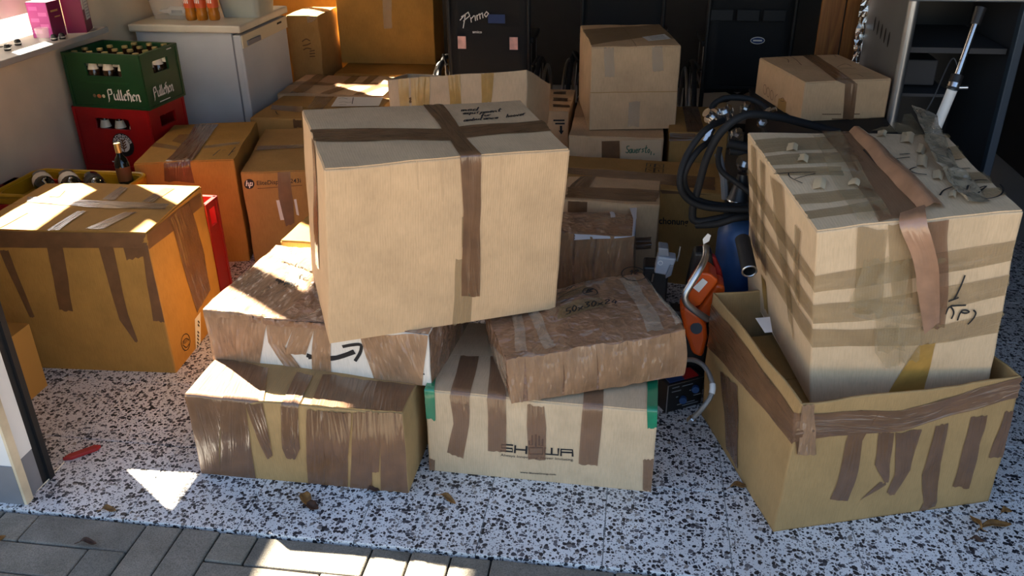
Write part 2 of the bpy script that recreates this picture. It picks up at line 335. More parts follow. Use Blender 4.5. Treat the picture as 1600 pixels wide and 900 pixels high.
# a leafy yellow shrub and a pale garden wall in the sun beyond the window
sh = thing('garden_shrub', 'yellow leafy shrub outside the sunny window', 'shrub', (-5.6, 5.0, 0))
rs = random.Random(3); m = MB()
for i in range(420):
    c = V((-5.6, 5.0, .55)) + V((rs.gauss(0, .3), rs.gauss(0, .33), rs.gauss(0, .24))); a = V((rs.gauss(0, 1), rs.gauss(0, 1), rs.gauss(0, 1))).normalized(); b = a.orthogonal().normalized()
    s = rs.uniform(.03, .06); m.add([c - a * s, c + b * s * .5, c + a * s, c - b * s * .5], [(0, 1, 2, 3)])
m.build('foliage', plain('yellow_leaves', (.55, .42, .02), .6), sh)
MB().tube([(-5.6, 5.0, -.03), (-5.6, 5.0, .5)], .03).build('stem', MAT['leaf'], sh)
# ------------------------------------------------------------------ cartons: eight corners, softly bulged faces, flaps, tape and print as parts
FACE = {'front': lambda u, v: (u, 0, v), 'back': lambda u, v: (u, 1, v), 'left': lambda u, v: (0, u, v), 'right': lambda u, v: (1, u, v), 'top': lambda u, v: (u, v, 1), 'bottom': lambda u, v: (u, v, 0)}
SGN = {'front': 1, 'back': -1, 'left': -1, 'right': 1, 'top': 1, 'bottom': -1}
class Carton:
    def __init__(s, name, label, corners, mat, bulge=.005, crush=.004, flaps='u', open_=False, group=None, seed=0, cat='box', sag=0, drop=(), inner=None):
        c = [V(p) for p in corners]
        s.c = {(i, j, k): c[i + 2 * j + 4 * k] for i in (0, 1) for j in (0, 1) for k in (0, 1)}
        s.bulge = bulge; s.crush = crush; s.seed = seed * 3.7; s.lift = 0; s.sag = sag
        s.dim = ((c[1] - c[0]).length, (c[2] - c[0]).length, (c[4] - c[0]).length)
        b = (c[0] + c[1] + c[2] + c[3]) / 4; b.z = min(p.z for p in c)
        s.o = thing(name, label, cat, b, group)
        faces = ['front', 'back', 'left', 'right', 'bottom'] + ([] if open_ else ['top'])
        vs = []; fs = []; uv = []
        for f in faces:
            if f in drop: continue
            lu, lv = s.size(f); us = s.grid(lu); ws = s.grid(lv); n0 = len(vs)
            for a in us:
                for q in ws: vs.append(s.S(f, a, q)[0]); uv.append((a * lu, q * lv) if f not in ('left', 'right') else (a * lu + .37, q * lv))
            nv = len(ws)
            for i in range(len(us) - 1):
                for j in range(nv - 1):
                    q = (n0 + i * nv + j, n0 + (i + 1) * nv + j, n0 + (i + 1) * nv + j + 1, n0 + i * nv + j + 1)
                    fs.append(q if SGN[f] > 0 else q[::-1])
        o = obj('body', vs, fs, mat, s.o, True, uv)
        bm = bmesh.new(); bm.from_mesh(o.data); bmesh.ops.remove_doubles(bm, verts=bm.verts, dist=.0002); bm.to_mesh(o.data); bm.free()
        s.body = o
        if open_:
            m = o.modifiers.new('board', 'SOLIDIFY'); m.thickness = .005; m.offset = -1
        elif flaps:
            t = .0035; s.lift = t + .0008
            g = .0035
            for a, b2 in (((0, .5), -g), ((.5, 1), g)):
                lu, lv = s.dim[0], s.dim[1]
                if flaps == 'u': s.slab('flap', mat, .004, .996, max(.006, a[0] + (g if a[0] else 0)), min(.994, a[1] - (g if a[1] < 1 else 0)), t)
                else: s.slab('flap', mat, max(.006, a[0] + (g if a[0] else 0)), min(.994, a[1] - (g if a[1] < 1 else 0)), .004, .996, t)
    def size(s, f):
        w, d, h = s.dim
        return {'front': (w, h), 'back': (w, h), 'left': (d, h), 'right': (d, h), 'top': (w, d), 'bottom': (w, d)}[f]
    def grid(s, L):
        n = max(3, min(16, int(L / .045))); e = .006 / L
        return [0, e] + [e + (1 - 2 * e) * i / n for i in range(1, n)] + [1 - e, 1]
    def P0(s, f, u, v):
        x, y, z = FACE[f](u, v); p = V((0, 0, 0))
        for (i, j, k), c in s.c.items(): p += c * ((x if i else 1 - x) * (y if j else 1 - y) * (z if k else 1 - z))
        return p
    def S(s, f, u, v, off=0.0):
        e = 1e-3; p = s.P0(f, u, v)
        du = s.P0(f, u + e, v) - s.P0(f, u - e, v); dv = s.P0(f, u, v + e) - s.P0(f, u, v - e); n = du.cross(dv).normalized() * SGN[f]
        uu = min(1, max(0, u)); vv = min(1, max(0, v)); k = 16 * uu * (1 - uu) * vv * (1 - vv)
        b = s.bulge if f != 'bottom' else 0
        if f == 'top' and s.sag: b = s.sag
        d = n * b * k
        if s.crush and f != 'bottom':
            fl = min(1, max(0, (p.z - s.o.location.z) * 12)); nz = noise.noise_vector(p * 5.5 + V((s.seed, 0, 0))) + noise.noise_vector(p * 14 + V((0, s.seed, 0))) * .4
            d = d + nz * s.crush * (.25 + .75 * fl)
            if f != 'bottom' and p.z - s.o.location.z < .02: d.z = max(0, d.z) * 0
        return p + d + n * off, n
    def uv(s, f, x, y):
        u = v = .5
        for _ in range(14):
            a = proj(s.P0(f, u, v)); e = .01; b = proj(s.P0(f, u + e, v)); c = proj(s.P0(f, u, v + e))
            j11 = (b[0] - a[0]) / e; j21 = (b[1] - a[1]) / e; j12 = (c[0] - a[0]) / e; j22 = (c[1] - a[1]) / e; dt = j11 * j22 - j12 * j21
            if abs(dt) < 1e-6: break
            rx = x - a[0]; ry = y - a[1]; u += max(-.5, min(.5, (j22 * rx - j12 * ry) / dt)); v += max(-.5, min(.5, (-j21 * rx + j11 * ry) / dt))
        return u, v
    def slab(s, name, mat, u0, u1, v0, v1, t, f='top'):
        nu, nv = 9, 6; vs = []; fs = []; uv = []; lu, lv = s.size(f)
        for k in (0, 1):
            for i in range(nu + 1):
                for j in range(nv + 1):
                    u = u0 + (u1 - u0) * i / nu; v = v0 + (v1 - v0) * j / nv
                    vs.append(s.S(f, u, v, .0006 + k * t)[0]); uv.append((u * lu, v * lv))
        M = (nu + 1) * (nv + 1); I = lambda k, i, j: k * M + i * (nv + 1) + j
        for i in range(nu):
            for j in range(nv):
                fs.append((I(1, i, j), I(1, i + 1, j), I(1, i + 1, j + 1), I(1, i, j + 1)))
        for i in range(nu):
            fs.append((I(0, i, 0), I(0, i + 1, 0), I(1, i + 1, 0), I(1, i, 0))); fs.append((I(0, i + 1, nv), I(0, i, nv), I(1, i, nv), I(1, i + 1, nv)))
        for j in range(nv):
            fs.append((I(0, 0, j + 1), I(0, 0, j), I(1, 0, j), I(1, 0, j + 1))); fs.append((I(0, nu, j), I(0, nu, j + 1), I(1, nu, j + 1), I(1, nu, j)))
        o = obj(name, vs, fs, mat, s.o, False, uv); soft(o, 30); return o
    def loff(s, f): return s.lift if f == 'top' else 0
    # stations (face, xl, yl, xr, yr) measured in the picture, or (face, 'uv', ul, vl, ur, vr)
    def tape(s, st, mat='tape', off=.0016, z=None, name='tape_strip', wob=.0012, jag=.004, raise_=None, prof=None):
        T = []
        for q in st:
            f = q[0]
            if q[1] == 'uv': a = (q[2], q[3]); b = (q[4], q[5])
            else:
                (xl, yl, xr, yr) = q[1:5]
                if z: xl, yl, xr, yr = z[0] + xl / z[2], z[1] + yl / z[2], z[0] + xr / z[2], z[1] + yr / z[2]
                a = s.uv(f, xl, yl); b = s.uv(f, xr, yr)
            cl = lambda w: tuple(0 if -.2 < t < .025 else 1 if .975 < t < 1.2 else t for t in w)
            T.append((f, cl(a), cl(b)))
        m = 6; rows = []; run = 0; prev = None; rr = random.Random(len(s.o.children) * 7 + int(T[0][1][0] * 1000))
        for i in range(len(T) - 1):
            f, a0, b0 = T[i]; f2, a1, b1 = T[i + 1]
            if f != f2: continue
            L = (s.P0(f, *a1) - s.P0(f, *a0)).length; n = max(2, min(24, int(L / .022)))
            for k in range(n + 1):
                if k == 0 and rows and T[i - 1][0] == f: continue
                t = k / n; A = (a0[0] + (a1[0] - a0[0]) * t, a0[1] + (a1[1] - a0[1]) * t); B = (b0[0] + (b1[0] - b0[0]) * t, b0[1] + (b1[1] - b0[1]) * t)
                wd = (s.P0(f, *B) - s.P0(f, *A)).length; row = []
                c = s.P0(f, *A); run += (c - prev).length if prev is not None else 0; prev = c
                end = (i == 0 and k == 0) or (i == len(T) - 2 and k == n)
                for j in range(m + 1):
                    q = j / m; sh = rr.uniform(-jag, jag) / max(L, .03) if end and 0 < j < m else 0
                    tt = t + sh; A2 = (a0[0] + (a1[0] - a0[0]) * tt, a0[1] + (a1[1] - a0[1]) * tt); B2 = (b0[0] + (b1[0] - b0[0]) * tt, b0[1] + (b1[1] - b0[1]) * tt)
                    u = A2[0] + (B2[0] - A2[0]) * q; v = A2[1] + (B2[1] - A2[1]) * q
                    p0 = s.P0(f, u, v); wv = abs(noise.noise(V((q * wd * 60, run * 9, s.seed + len(s.o.children))))) * wob
                    ex = raise_(t, q) if raise_ else 0
                    row.append((s.S(f, u, v, s.loff(f) + off + wv + ex)[0], (q * wd, run)))
                rows.append(row)
        vs = [p for r in rows for p, _ in r]; uv = [w for r in rows for _, w in r]; fs = []
        for i in range(len(rows) - 1):
            for j in range(m): fs.append((i * (m + 1) + j, i * (m + 1) + j + 1, (i + 1) * (m + 1) + j + 1, (i + 1) * (m + 1) + j))
        return obj(name, vs, fs, MAT[mat] if isinstance(mat, str) else mat, s.o, True, uv)
    def tapes(s, z, lst, mat='tape', **k):
        for st in lst: s.tape(st, mat, z=z, **k)
    def pt(s, f, x, y, z=None, off=.0012):
        if z: x, y = z[0] + x / z[2], z[1] + y / z[2]
        u, v = s.uv(f, x, y); return s.S(f, u, v, s.loff(f) + off)
    def strokes(s, f, lines, wd=.003, mat='ink', z=None, name='lettering', off=.0012, smooth_=True, closed=False):
        mb = MB()
        for ln in lines:
            ps = [V((*p, 0)) for p in ln]
            if smooth_ and len(ps) > 2: ps = spline(ps, 4)
            pn = [s.pt(f, p.x, p.y, z, off) for p in ps]; n0 = len(mb.v)
            for i, (p, n) in enumerate(pn):
                t = (pn[min(i + 1, len(pn) - 1)][0] - pn[max(i - 1, 0)][0]).normalized(); sd_ = n.cross(t).normalized() * wd / 2
                ee = -t * wd * .4 if i == 0 else (t * wd * .4 if i == len(pn) - 1 else V((0, 0, 0)))
                mb.v += [p - sd_ + ee, p + sd_ + ee]
            for i in range(len(pn) - 1): mb.f.append((n0 + 2 * i, n0 + 2 * i + 2, n0 + 2 * i + 3, n0 + 2 * i + 1))
        return mb.build(name, MAT[mat], s.o)
    def decal(s, f, poly, mat, z=None, off=.0011, name='print_mark'):
        ps = [s.pt(f, x, y, z, off)[0] for x, y in poly]
        return obj(name, ps, [tuple(range(len(ps)))], MAT[mat], s.o)
    def frame(s, f, p0, p1, ph, z=None):
        g = lambda p: V(s.uv(f, *( (z[0] + p[0] / z[2], z[1] + p[1] / z[2]) if z else p)))
        a, b, c = g(p0), g(p1), g(ph); return a, b - a, c - a
    def text(s, f, txt, p0, p1, ph, mat='ink', z=None, off=.0012, name='lettering', bold=0):
        a, e1, e2 = s.frame(f, p0, p1, ph, z); vs, fs = textmesh(txt, bold); W = max(v[0] for v in vs); H = max(v[1] for v in vs)
        out = []
        for x, y in vs:
            q = a + e1 * (x / W) + e2 * (y / H); out.append(s.S(f, q[0], q[1], s.loff(f) + off)[0])
        return obj(name, out, fs, MAT[mat], s.o)
    def hand(s, f, txt, p0, p1, ph, wd=.0028, mat='ink', z=None, off=.0012):
        L, W = handlines(txt); g = (lambda p: (z[0] + p[0] / z[2], z[1] + p[1] / z[2])) if z else (lambda p: p)
        p0, p1, ph = V(g(p0)), V(g(p1)), V(g(ph)); e1 = (p1 - p0) / W; e2 = ph - p0
        return s.strokes(f, [[tuple(p0 + e1 * x + e2 * y) for x, y in ln] for ln in L], wd, mat, off=off)
def textmesh(txt, bold=0):
    cu = bpy.data.curves.new('t', 'FONT'); cu.body = txt; cu.size = 1; cu.offset = bold; cu.resolution_u = 3; cu.fill_mode = 'FRONT'
    o = bpy.data.objects.new('t', cu); col.objects.link(o); dg = bpy.context.evaluated_depsgraph_get(); me = o.evaluated_get(dg).to_mesh()
    vs = [(v.co.x, v.co.y) for v in me.vertices]; fs = [tuple(p.vertices) for p in me.polygons]
    o.evaluated_get(dg).to_mesh_clear(); bpy.data.objects.remove(o); bpy.data.curves.remove(cu)
    x0 = min(v[0] for v in vs); return [(x - x0, y) for x, y in vs], fs
G1 = {'a': [[(.5, .5), (.1, .4), (.1, .05), (.4, .05), (.5, .5), (.55, .0)]], 'b': [[(.1, 1), (.1, 0)], [(.1, .4), (.5, .45), (.45, 0), (.1, .05)]], 'c': [[(.5, .45), (.1, .4), (.1, .05), (.5, .08)]], 'd': [[(.5, 1), (.5, 0)], [(.5, .4), (.1, .45), (.1, 0), (.5, .05)]],
 'e': [[(.1, .25), (.5, .3), (.4, .5), (.1, .35), (.2, 0), (.55, .1)]], 'f': [[(.5, .95), (.25, .9), (.2, -.3)], [(.0, .45), (.45, .5)]], 'h': [[(.1, 1), (.1, 0)], [(.1, .35), (.45, .45), (.5, 0)]], 'i': [[(.2, .45), (.25, 0)], [(.25, .65), (.27, .7)]], 'k': [[(.1, 1), (.1, 0)], [(.5, .5), (.15, .25), (.5, 0)]],
 'l': [[(.2, 1), (.15, .1), (.35, 0)]], 'm': [[(.0, .45), (.05, 0)], [(.05, .35), (.25, .45), (.3, 0)], [(.3, .35), (.5, .45), (.58, 0)]], 'n': [[(.05, .45), (.1, 0)], [(.1, .35), (.4, .45), (.5, 0)]], 'o': [[(.3, .48), (.05, .25), (.3, 0), (.52, .25), (.3, .48)]], 'p': [[(.1, .5), (.08, -.4)], [(.1, .4), (.5, .45), (.45, 0), (.1, .05)]],
 'q': [[(.5, .5), (.48, -.4)], [(.5, .4), (.1, .45), (.1, 0), (.5, .05)]], 'r': [[(.1, .45), (.12, 0)], [(.12, .3), (.45, .48)]], 's': [[(.5, .45), (.15, .4), (.45, .15), (.1, .02)]], 'S': [[(.55, .9), (.1, .85), (.2, .5), (.55, .35), (.4, 0), (.0, .1)]], 't': [[(.3, .9), (.25, .05), (.5, .0)], [(.05, .55), (.55, .6)]], 'u': [[(.1, .45), (.1, .05), (.45, .05), (.5, .45), (.52, 0)]], 'v': [[(.05, .45), (.25, 0), (.5, .48)]],
 'x': [[(.05, .5), (.5, 0)], [(.5, .5), (.05, 0)]], '5': [[(.55, 1), (.15, 1), (.1, .55), (.5, .5), (.45, .05), (.05, .05)]], '0': [[(.3, 1), (.08, .5), (.3, 0), (.55, .5), (.3, 1)]], '3': [[(.1, .95), (.5, .9), (.25, .55), (.55, .3), (.3, 0), (.05, .1)]], '2': [[(.1, .8), (.4, 1), (.5, .7), (.1, .02), (.55, .05)]], '4': [[(.4, 1), (.1, .35), (.6, .4)], [(.5, .7), (.45, 0)]],
 'B': [[(.1, 1), (.1, 0)], [(.1, 1), (.5, .85), (.15, .55), (.55, .3), (.1, 0)]], '1': [[(.1, .7), (.35, 1), (.35, 0)]], 'A': [[(.0, 0), (.3, 1), (.6, 0)], [(.1, .4), (.5, .4)]]}
def handlines(txt):
    L = []; x = 0; rr = random.Random(len(txt))
    for ch in txt:
        if ch == ' ': x += .5; continue
        dy = rr.uniform(-.06, .06); L += [[(x + a + .12 * b, b + dy) for a, b in ln] for ln in G1[ch]]; x += .68
    return L, x

# ------------------------------------------------------------------ the boxes in front
ZA = (0, 250, 2.5725); ZA2 = (0, 270, 4.444); ZB = (280, 540, 3.462); ZCc = (280, 320, 3.0); ZE = (640, 400, 2.367); ZD = (460, 150, 2.25)
ZH = (1140, 170, 1.915); ZG = (1080, 440, 2.142); ZG2 = (1040, 620, 2.857); ZI = (190, 180, 3.75); ZN = (380, 90, 5.625); ZR = (860, 0, 4.5); ZY = (1180, 70, 6.667); ZV = (850, 180, 3.214)

A = Carton('cardboard_box', 'large bounce-tinted cardboard box with sunlit taped top nearest the left wall', [(-2.121, 2.295, 0), (-1.531, 2.33, 0), (-2.147, 2.729, 0), (-1.557, 2.764, 0), (-2.121, 2.295, .526), (-1.531, 2.33, .526), (-2.147, 2.729, .526), (-1.557, 2.764, .526)], MAT['card_y'], bulge=.006, seed=1)
A.tapes(ZA, [[('front', 0, 288, 0, 352), ('front', 575, 292, 565, 352)], [('front', 0, 365, 36, 362), ('front', 124, 630, 143, 628)], [('front', 190, 340, 255, 342), ('front', 245, 600, 300, 606)],
             [('front', 398, 345, 456, 346), ('front', 482, 640, 516, 615), ('front', 544, 730, 556, 728)], [('front', 495, 345, 578, 330), ('front', 512, 402, 582, 386)], [('front', 572, 345, 612, 340), ('front', 618, 645, 668, 652)],
             [('right', 588, 288, 605, 352), ('right', 803, 130, 812, 185)]], 'tape_s')
A.tape([('right', 678, 235, 762, 165), ('right', 730, 430, 810, 360), ('right', 785, 615, 838, 520)], 'tape', z=ZA, wob=.004)
A.tapes(ZA2, [[('top', 190, 176, 190, 214), ('top', 640, 212, 640, 262), ('top', 1180, 226, 1150, 264)], [('top', 140, 288, 205, 288), ('top', 0, 352, 0, 392)], [('top', 540, 283, 605, 284), ('top', 340, 396, 425, 398)],
              [('top', 870, 292, 955, 290), ('top', 600, 400, 725, 402)], [('top', 840, 108, 895, 116), ('top', 715, 205, 800, 208)], [('top', 1128, 112, 1210, 114), ('top', 985, 216, 1065, 218)], [('top', 400, 130, 460, 134), ('top', 340, 180, 420, 182)]], 'tape_s')
A.decal('right', [(778, 640), (800, 610), (806, 735), (786, 762)], 'paper', ZA, name='paper_label')
A.strokes('right', [[(791, 648 + i * 14), (796, 654 + i * 14)] for i in (0, 1, 3, 4, 5, 6, 7)], .006, z=ZA, off=.0018, name='small_print')
rc = [(745 + 17 * math.cos(a), 730 + 34 * math.sin(a)) for a in [i * math.pi / 8 for i in range(17)]]
A.strokes('right', [rc, [(733, 728), (745, 715), (757, 722)], [(735, 742), (748, 752), (758, 738)]], .003, z=ZA, name='recycling_mark'); A.text('right', 'RESY', (734, 740), (757, 725), (734, 728), z=ZA)

B = Carton('cardboard_box', 'long box striped with brown tape at the bottom of the left stack', [(-1.192, 1.831, 0), (-.573, 1.826, 0), (-1.188, 2.231, 0), (-.570, 2.226, 0), (-1.192, 1.831, .268), (-.573, 1.826, .268), (-1.188, 2.231, .268), (-.570, 2.226, .268)], MAT['card_o'], bulge=.006, seed=2)
B.tapes(ZB, [[('top', 150, 62, 330, 105), ('top', 35, 272, 230, 296), ('front', 35, 276, 230, 298), ('front', 90, 540, 215, 560), ('front', 120, 690, 225, 702)], [('top', 330, 105, 485, 140), ('top', 230, 296, 452, 316), ('front', 225, 298, 360, 312), ('front', 225, 520, 395, 540), ('front', 222, 702, 418, 718)],
             [('front', 360, 312, 455, 318), ('front', 432, 500, 497, 480), ('front', 488, 607, 517, 588)], [('top', 640, 158, 727, 178), ('top', 550, 328, 640, 336), ('front', 550, 330, 642, 340), ('front', 568, 545, 662, 545), ('front', 588, 595, 636, 603)],
             [('front', 690, 345, 782, 352), ('front', 700, 752, 792, 762)], [('front', 775, 352, 915, 360), ('front', 795, 762, 912, 772)], [('top', 780, 172, 935, 192), ('top', 700, 341, 880, 354)], [('top', 920, 190, 1090, 205), ('top', 865, 353, 1050, 362)], [('top', 1080, 204, 1245, 222), ('top', 1040, 362, 1195, 369)],
             [('front', 940, 360, 1035, 365), ('front', 925, 772, 1045, 780)], [('front', 1030, 365, 1095, 368), ('front', 1030, 680, 1080, 680)], [('front', 1085, 368, 1185, 372), ('front', 1092, 786, 1215, 797)]], 'tape', wob=.003)
B.tape([('front', 805, 354, 935, 362), ('front', 845, 585, 915, 582), ('front', 866, 628, 882, 622)], 'tape', z=ZB, off=.004, wob=.004)

C = Carton('cardboard_box', 'white shipping box with black curved arrow print, wrapped in brown tape, second in left stack', [(-1.201, 2.023, .27), (-.523, 1.963, .27), (-1.161, 2.476, .27), (-.483, 2.416, .27), (-1.201, 2.023, .439), (-.523, 1.963, .435), (-1.161, 2.476, .441), (-.483, 2.416, .437)], MAT['card_w'], bulge=.004, crush=.007, flaps=None, seed=3)
C.strokes('front', [[(612, 704), (650, 716), (700, 717), (750, 710), (822, 690)]], .014, z=ZCc, name='arrow_print')
C.decal('front', [(822, 676), (826, 700), (612, 722), (611, 700), (680, 706), (760, 700)], 'ink', ZCc, name='arrow_print')
C.strokes('front', [[(778, 661), (820, 655), (858, 655), (856, 690), (832, 727)]], .0095, z=ZCc, name='arrow_print')
C.strokes('front', [[(1143, 635), (1150, 662)], [(1062, 784), (1152, 793)]], .004, z=ZCc, name='print_mark')
C.tapes(ZCc, [[('front', 118, 488, 262, 505), ('front', 148, 722, 275, 742)], [('front', 255, 504, 415, 526), ('front', 262, 742, 380, 752)], [('front', 405, 526, 545, 545), ('front', 420, 640, 500, 655), ('front', 505, 790, 588, 790)], [('front', 628, 558, 715, 566), ('front', 628, 788, 718, 800)], [('front', 540, 545, 635, 560), ('front', 500, 690, 600, 700)], [('front', 850, 600, 1145, 600), ('front', 915, 822, 1142, 852)]], 'wrap_l', wob=.003)
for i in range(6):
    a, b = i / 6, (i + 1.15) / 6
    C.tape([('front', 'uv', a * .62, .86, min(.66, b * .62), .9), ('front', 'uv', a * .62, 1, min(.66, b * .62), 1), ('top', 'uv', a, 0, min(1, b), 0), ('top', 'uv', a + .02, .5, min(1, b + .01), .5), ('top', 'uv', a, 1, min(1, b), 1)], 'wrap' if i > 1 else 'wrap_l', wob=.008)
for i in range(3): C.tape([('left', 'uv', i / 3, 1, (i + 1.1) / 3, 1), ('left', 'uv', i / 3, .05, min(1, (i + 1.1) / 3), .05)], 'wrap_l', wob=.004)
for i in range(3): C.tape([('right', 'uv', i / 3, 1, min(1, (i + 1.1) / 3), 1), ('right', 'uv', i / 3, .0, min(1, (i + 1.1) / 3), .0)], 'wrap', wob=.003)
zc = (420, 370, 8.18)
C.hand('top', 'equipment', (90, 610), (330, 690), (110, 560), .004, z=zc, off=.009); C.hand('top', 'fur', (360, 560), (480, 620), (370, 520), .004, z=zc, off=.009); C.hand('top', 'ambulance', (130, 320), (520, 500), (150, 280), .004, z=zc, off=.009)

D = Carton('cardboard_box', 'biggest tan cardboard box with handwriting on top, perched across the middle of the pile', [(-.772, 1.876, .442), (-.199, 2.169, .430), (-.942, 2.22, .486), (-.381, 2.513, .459), (-.721, 1.844, .938), (-.167, 2.137, .914), (-.896, 2.188, .98), (-.342, 2.482, .947)], MAT['card'], bulge=.004, crush=.005, seed=4)
D.tape([('top', 60, 126, 64, 170), ('top', 540, 126, 545, 168), ('top', 868, 92, 884, 128)], 'tape', z=ZD, wob=.003)
D.tape([('top', 455, 38, 522, 36), ('top', 545, 165, 605, 160), ('top', 585, 222, 655, 214), ('front', 583, 224, 655, 216), ('front', 590, 400, 652, 400), ('front', 583, 703, 648, 703)], 'tape', z=ZD, wob=.0035, off=.002)
D.tape([('front', 563, 568, 622, 566), ('front', 555, 808, 620, 798)], 'clear', z=ZD)
D.tape([('front', 585, 420, 600, 420), ('front', 586, 526, 602, 526)], 'clear', z=ZD)
D.tape([('left', 'uv', .34, 1, .52, 1), ('left', 'uv', .34, .3, .52, .25)], 'tape', wob=.003)
zd = (690, 150, 9.41)
D.hand('top', 'med', (280, 262), (520, 245), (292, 205), .0035, z=zd); D.hand('top', 'equipment', (298, 318), (860, 252), (312, 268), .0035, z=zd); D.hand('top', 'fur', (560, 352), (712, 328), (570, 300), .0035, z=zd)
D.hand('top', 'ambulance', (318, 435), (822, 375), (330, 385), .0032, z=zd); D.hand('top', 'hoover', (935, 352), (1225, 300), (945, 300), .0032, z=zd)
for xx, y0, y1 in ((335, 245, 440), (430, 240, 330), (515, 238, 370), (722, 218, 560)):                     # pressed creases
    D.tape([('front', xx - 2, y0, xx + 2, y0), ('front', xx - 1, y1, xx + 3, y1)], MAT['card'], z=ZD, name='crease', off=.0004, wob=0, jag=0)

E = Carton('cardboard_box', 'tan glove carton with bold black logo and green corner tape on the floor', [(-.538, 1.931, 0), (.1, 1.919, 0), (-.53, 2.331, 0), (.108, 2.319, 0), (-.538, 1.931, .272), (.1, 1.919, .272), (-.53, 2.331, .272), (.108, 2.319, .272)], MAT['card_p'], bulge=.004, seed=5)
zs = (770, 670, 11.25)
E.strokes('front', [[(345, 272), (155, 266), (152, 322), (345, 334), (350, 388), (150, 378)]], .0052, z=zs, smooth_=False)
E.strokes('front', [[(395, 282), (390, 402)], [(395, 345), (590, 356)], [(593, 292), (590, 416)]], .0052, z=zs, smooth_=False)
E.strokes('front', [[(640, 312), (882, 316), (882, 432), (640, 424), (640, 312)]], .0052, z=zs, smooth_=False)
E.strokes('front', [[(922, 322), (918, 432), (1155, 452), (1160, 342)], [(1040, 332), (1040, 444)]], .0052, z=zs, smooth_=False)
E.strokes('front', [[(1206, 462), (1206, 350), (1410, 362), (1412, 472)], [(1210, 402), (1410, 412)]], .0052, z=zs, smooth_=False)
E.strokes('front', [[(692, 98), (690, 265), (642, 262), (640, 192)], [(756, 82), (756, 285)], [(815, 108), (815, 275), (876, 280), (877, 168)]], .0052, z=zs, smooth_=False, name='hand_logo')
E.text('front', 'Always Innovating. Never Imitating.', (140, 470), (1430, 562), (143, 428), z=zs); E.text('front', 'www.ShowaGroup.com', (485, 770), (1110, 815), (486, 742), z=zs, bold=.02)
E.tapes(ZE, [[('top', 190, 375, 258, 378), ('top', 150, 520, 222, 526), ('front', 150, 522, 222, 528), ('front', 160, 620, 218, 626), ('front', 138, 722, 200, 746)], [('top', 300, 380, 360, 385), ('top', 287, 530, 357, 536), ('front', 287, 532, 357, 538), ('front', 290, 718, 358, 724)],
             [('front', 437, 545, 500, 550), ('front', 433, 620, 506, 630), ('front', 440, 750, 504, 753)], [('top', 650, 470, 720, 475), ('top', 640, 566, 715, 573), ('front', 640, 570, 715, 576), ('front', 627, 766, 694, 776)], [('front', 862, 755, 898, 752), ('front', 862, 862, 892, 866)], [('front', 74, 745, 94, 750), ('front', 76, 793, 94, 798)]], 'tape_l', wob=.002)
E.tapes(ZE, [[('top', 112, 362, 132, 366), ('top', 52, 496, 92, 502), ('front', 50, 498, 92, 504), ('front', 55, 600, 93, 608)], [('top', 880, 440, 918, 440), ('top', 878, 574, 918, 580), ('front', 878, 577, 918, 582), ('front', 878, 636, 911, 632)]], 'grn_t', off=.0024)
E.tape([('left', 'uv', 0, 1, 0, .62), ('left', 'uv', .09, 1, .09, .62)], 'grn_t')

Fb = Carton('cardboard_box', 'flat brown tape-wrapped box marked 50x30x24, lying on the glove carton', [(-.288, 1.898, .278), (.172, 2.069, .296), (-.409, 2.221, .290), (.051, 2.393, .300), (-.295, 1.890, .415), (.165, 2.061, .447), (-.416, 2.214, .408), (.043, 2.385, .459)], MAT['wrap'], bulge=.010, crush=.010, flaps=None, seed=6)
zf = (840, 430, 8.889)
Fb.tapes(ZE, [[('front', 375, 385, 430, 375), ('front', 380, 548, 420, 545)], [('front', 430, 375, 560, 350), ('front', 440, 535, 560, 515)], [('front', 560, 350, 690, 328), ('front', 570, 515, 690, 490)], [('front', 690, 328, 860, 298), ('front', 700, 490, 850, 465)], [('front', 850, 300, 1015, 268), ('front', 850, 465, 1015, 435)]], 'wrap_l', wob=.003)
Fb.tapes(ZE, [[('left', 280, 262, 300, 285), ('left', 282, 325, 330, 410)], [('left', 300, 285, 372, 385), ('left', 325, 400, 372, 545)]], 'shine', wob=.004)
Fb.tapes(ZE, [[('top', 375, 215, 410, 205), ('top', 400, 370, 440, 362)], [('top', 430, 200, 470, 195), ('top', 500, 355, 540, 345)], [('top', 780, 90, 830, 80), ('top', 880, 285, 940, 275)], [('top', 880, 75, 905, 90), ('top', 985, 262, 1012, 255)]], 'shine', wob=.012, off=.004)
Fb.tape([('top', 270, 640, 290, 490), ('top', 600, 575, 600, 420), ('top', 960, 490, 930, 360)], 'clear', z=zf, off=.004)
Fb.tape([('top', 300, 430, 320, 300), ('top', 720, 270, 700, 170)], 'clear', z=zf, off=.003)
Fb.hand('top', '50x30x24', (395, 612), (1100, 478), (385, 545), .0042, z=zf, off=.013)
el = [(755 + 102 * math.cos(i * .4488), 325 + 58 * math.sin(i * .4488)) for i in range(15)]
Fb.strokes('top', [el], .0035, z=zf, off=.012); Fb.hand('top', 'B', (690, 345), (800, 325), (695, 290), .0055, z=zf, off=.012)
Fb.strokes('top', [[(290, 345), (340, 320), (380, 325)], [(415, 275), (440, 240), (470, 255), (500, 220), (545, 235)], [(575, 190), (640, 170)], [(290, 420), (400, 360), (500, 310), (620, 265)], [(300, 480), (380, 455), (450, 435), (520, 420), (600, 400)]], .0026, z=zf, off=.012)
el = [(1345 + 165 * math.cos(i * .4488), 30 + 95 * math.sin(i * .4488)) for i in range(15)]
Fb.strokes('top', [el], .0032, z=zf, off=.013); Fb.hand('top', '12', (1270, 50), (1400, 30), (1275, -10), .004, z=zf, off=.013)

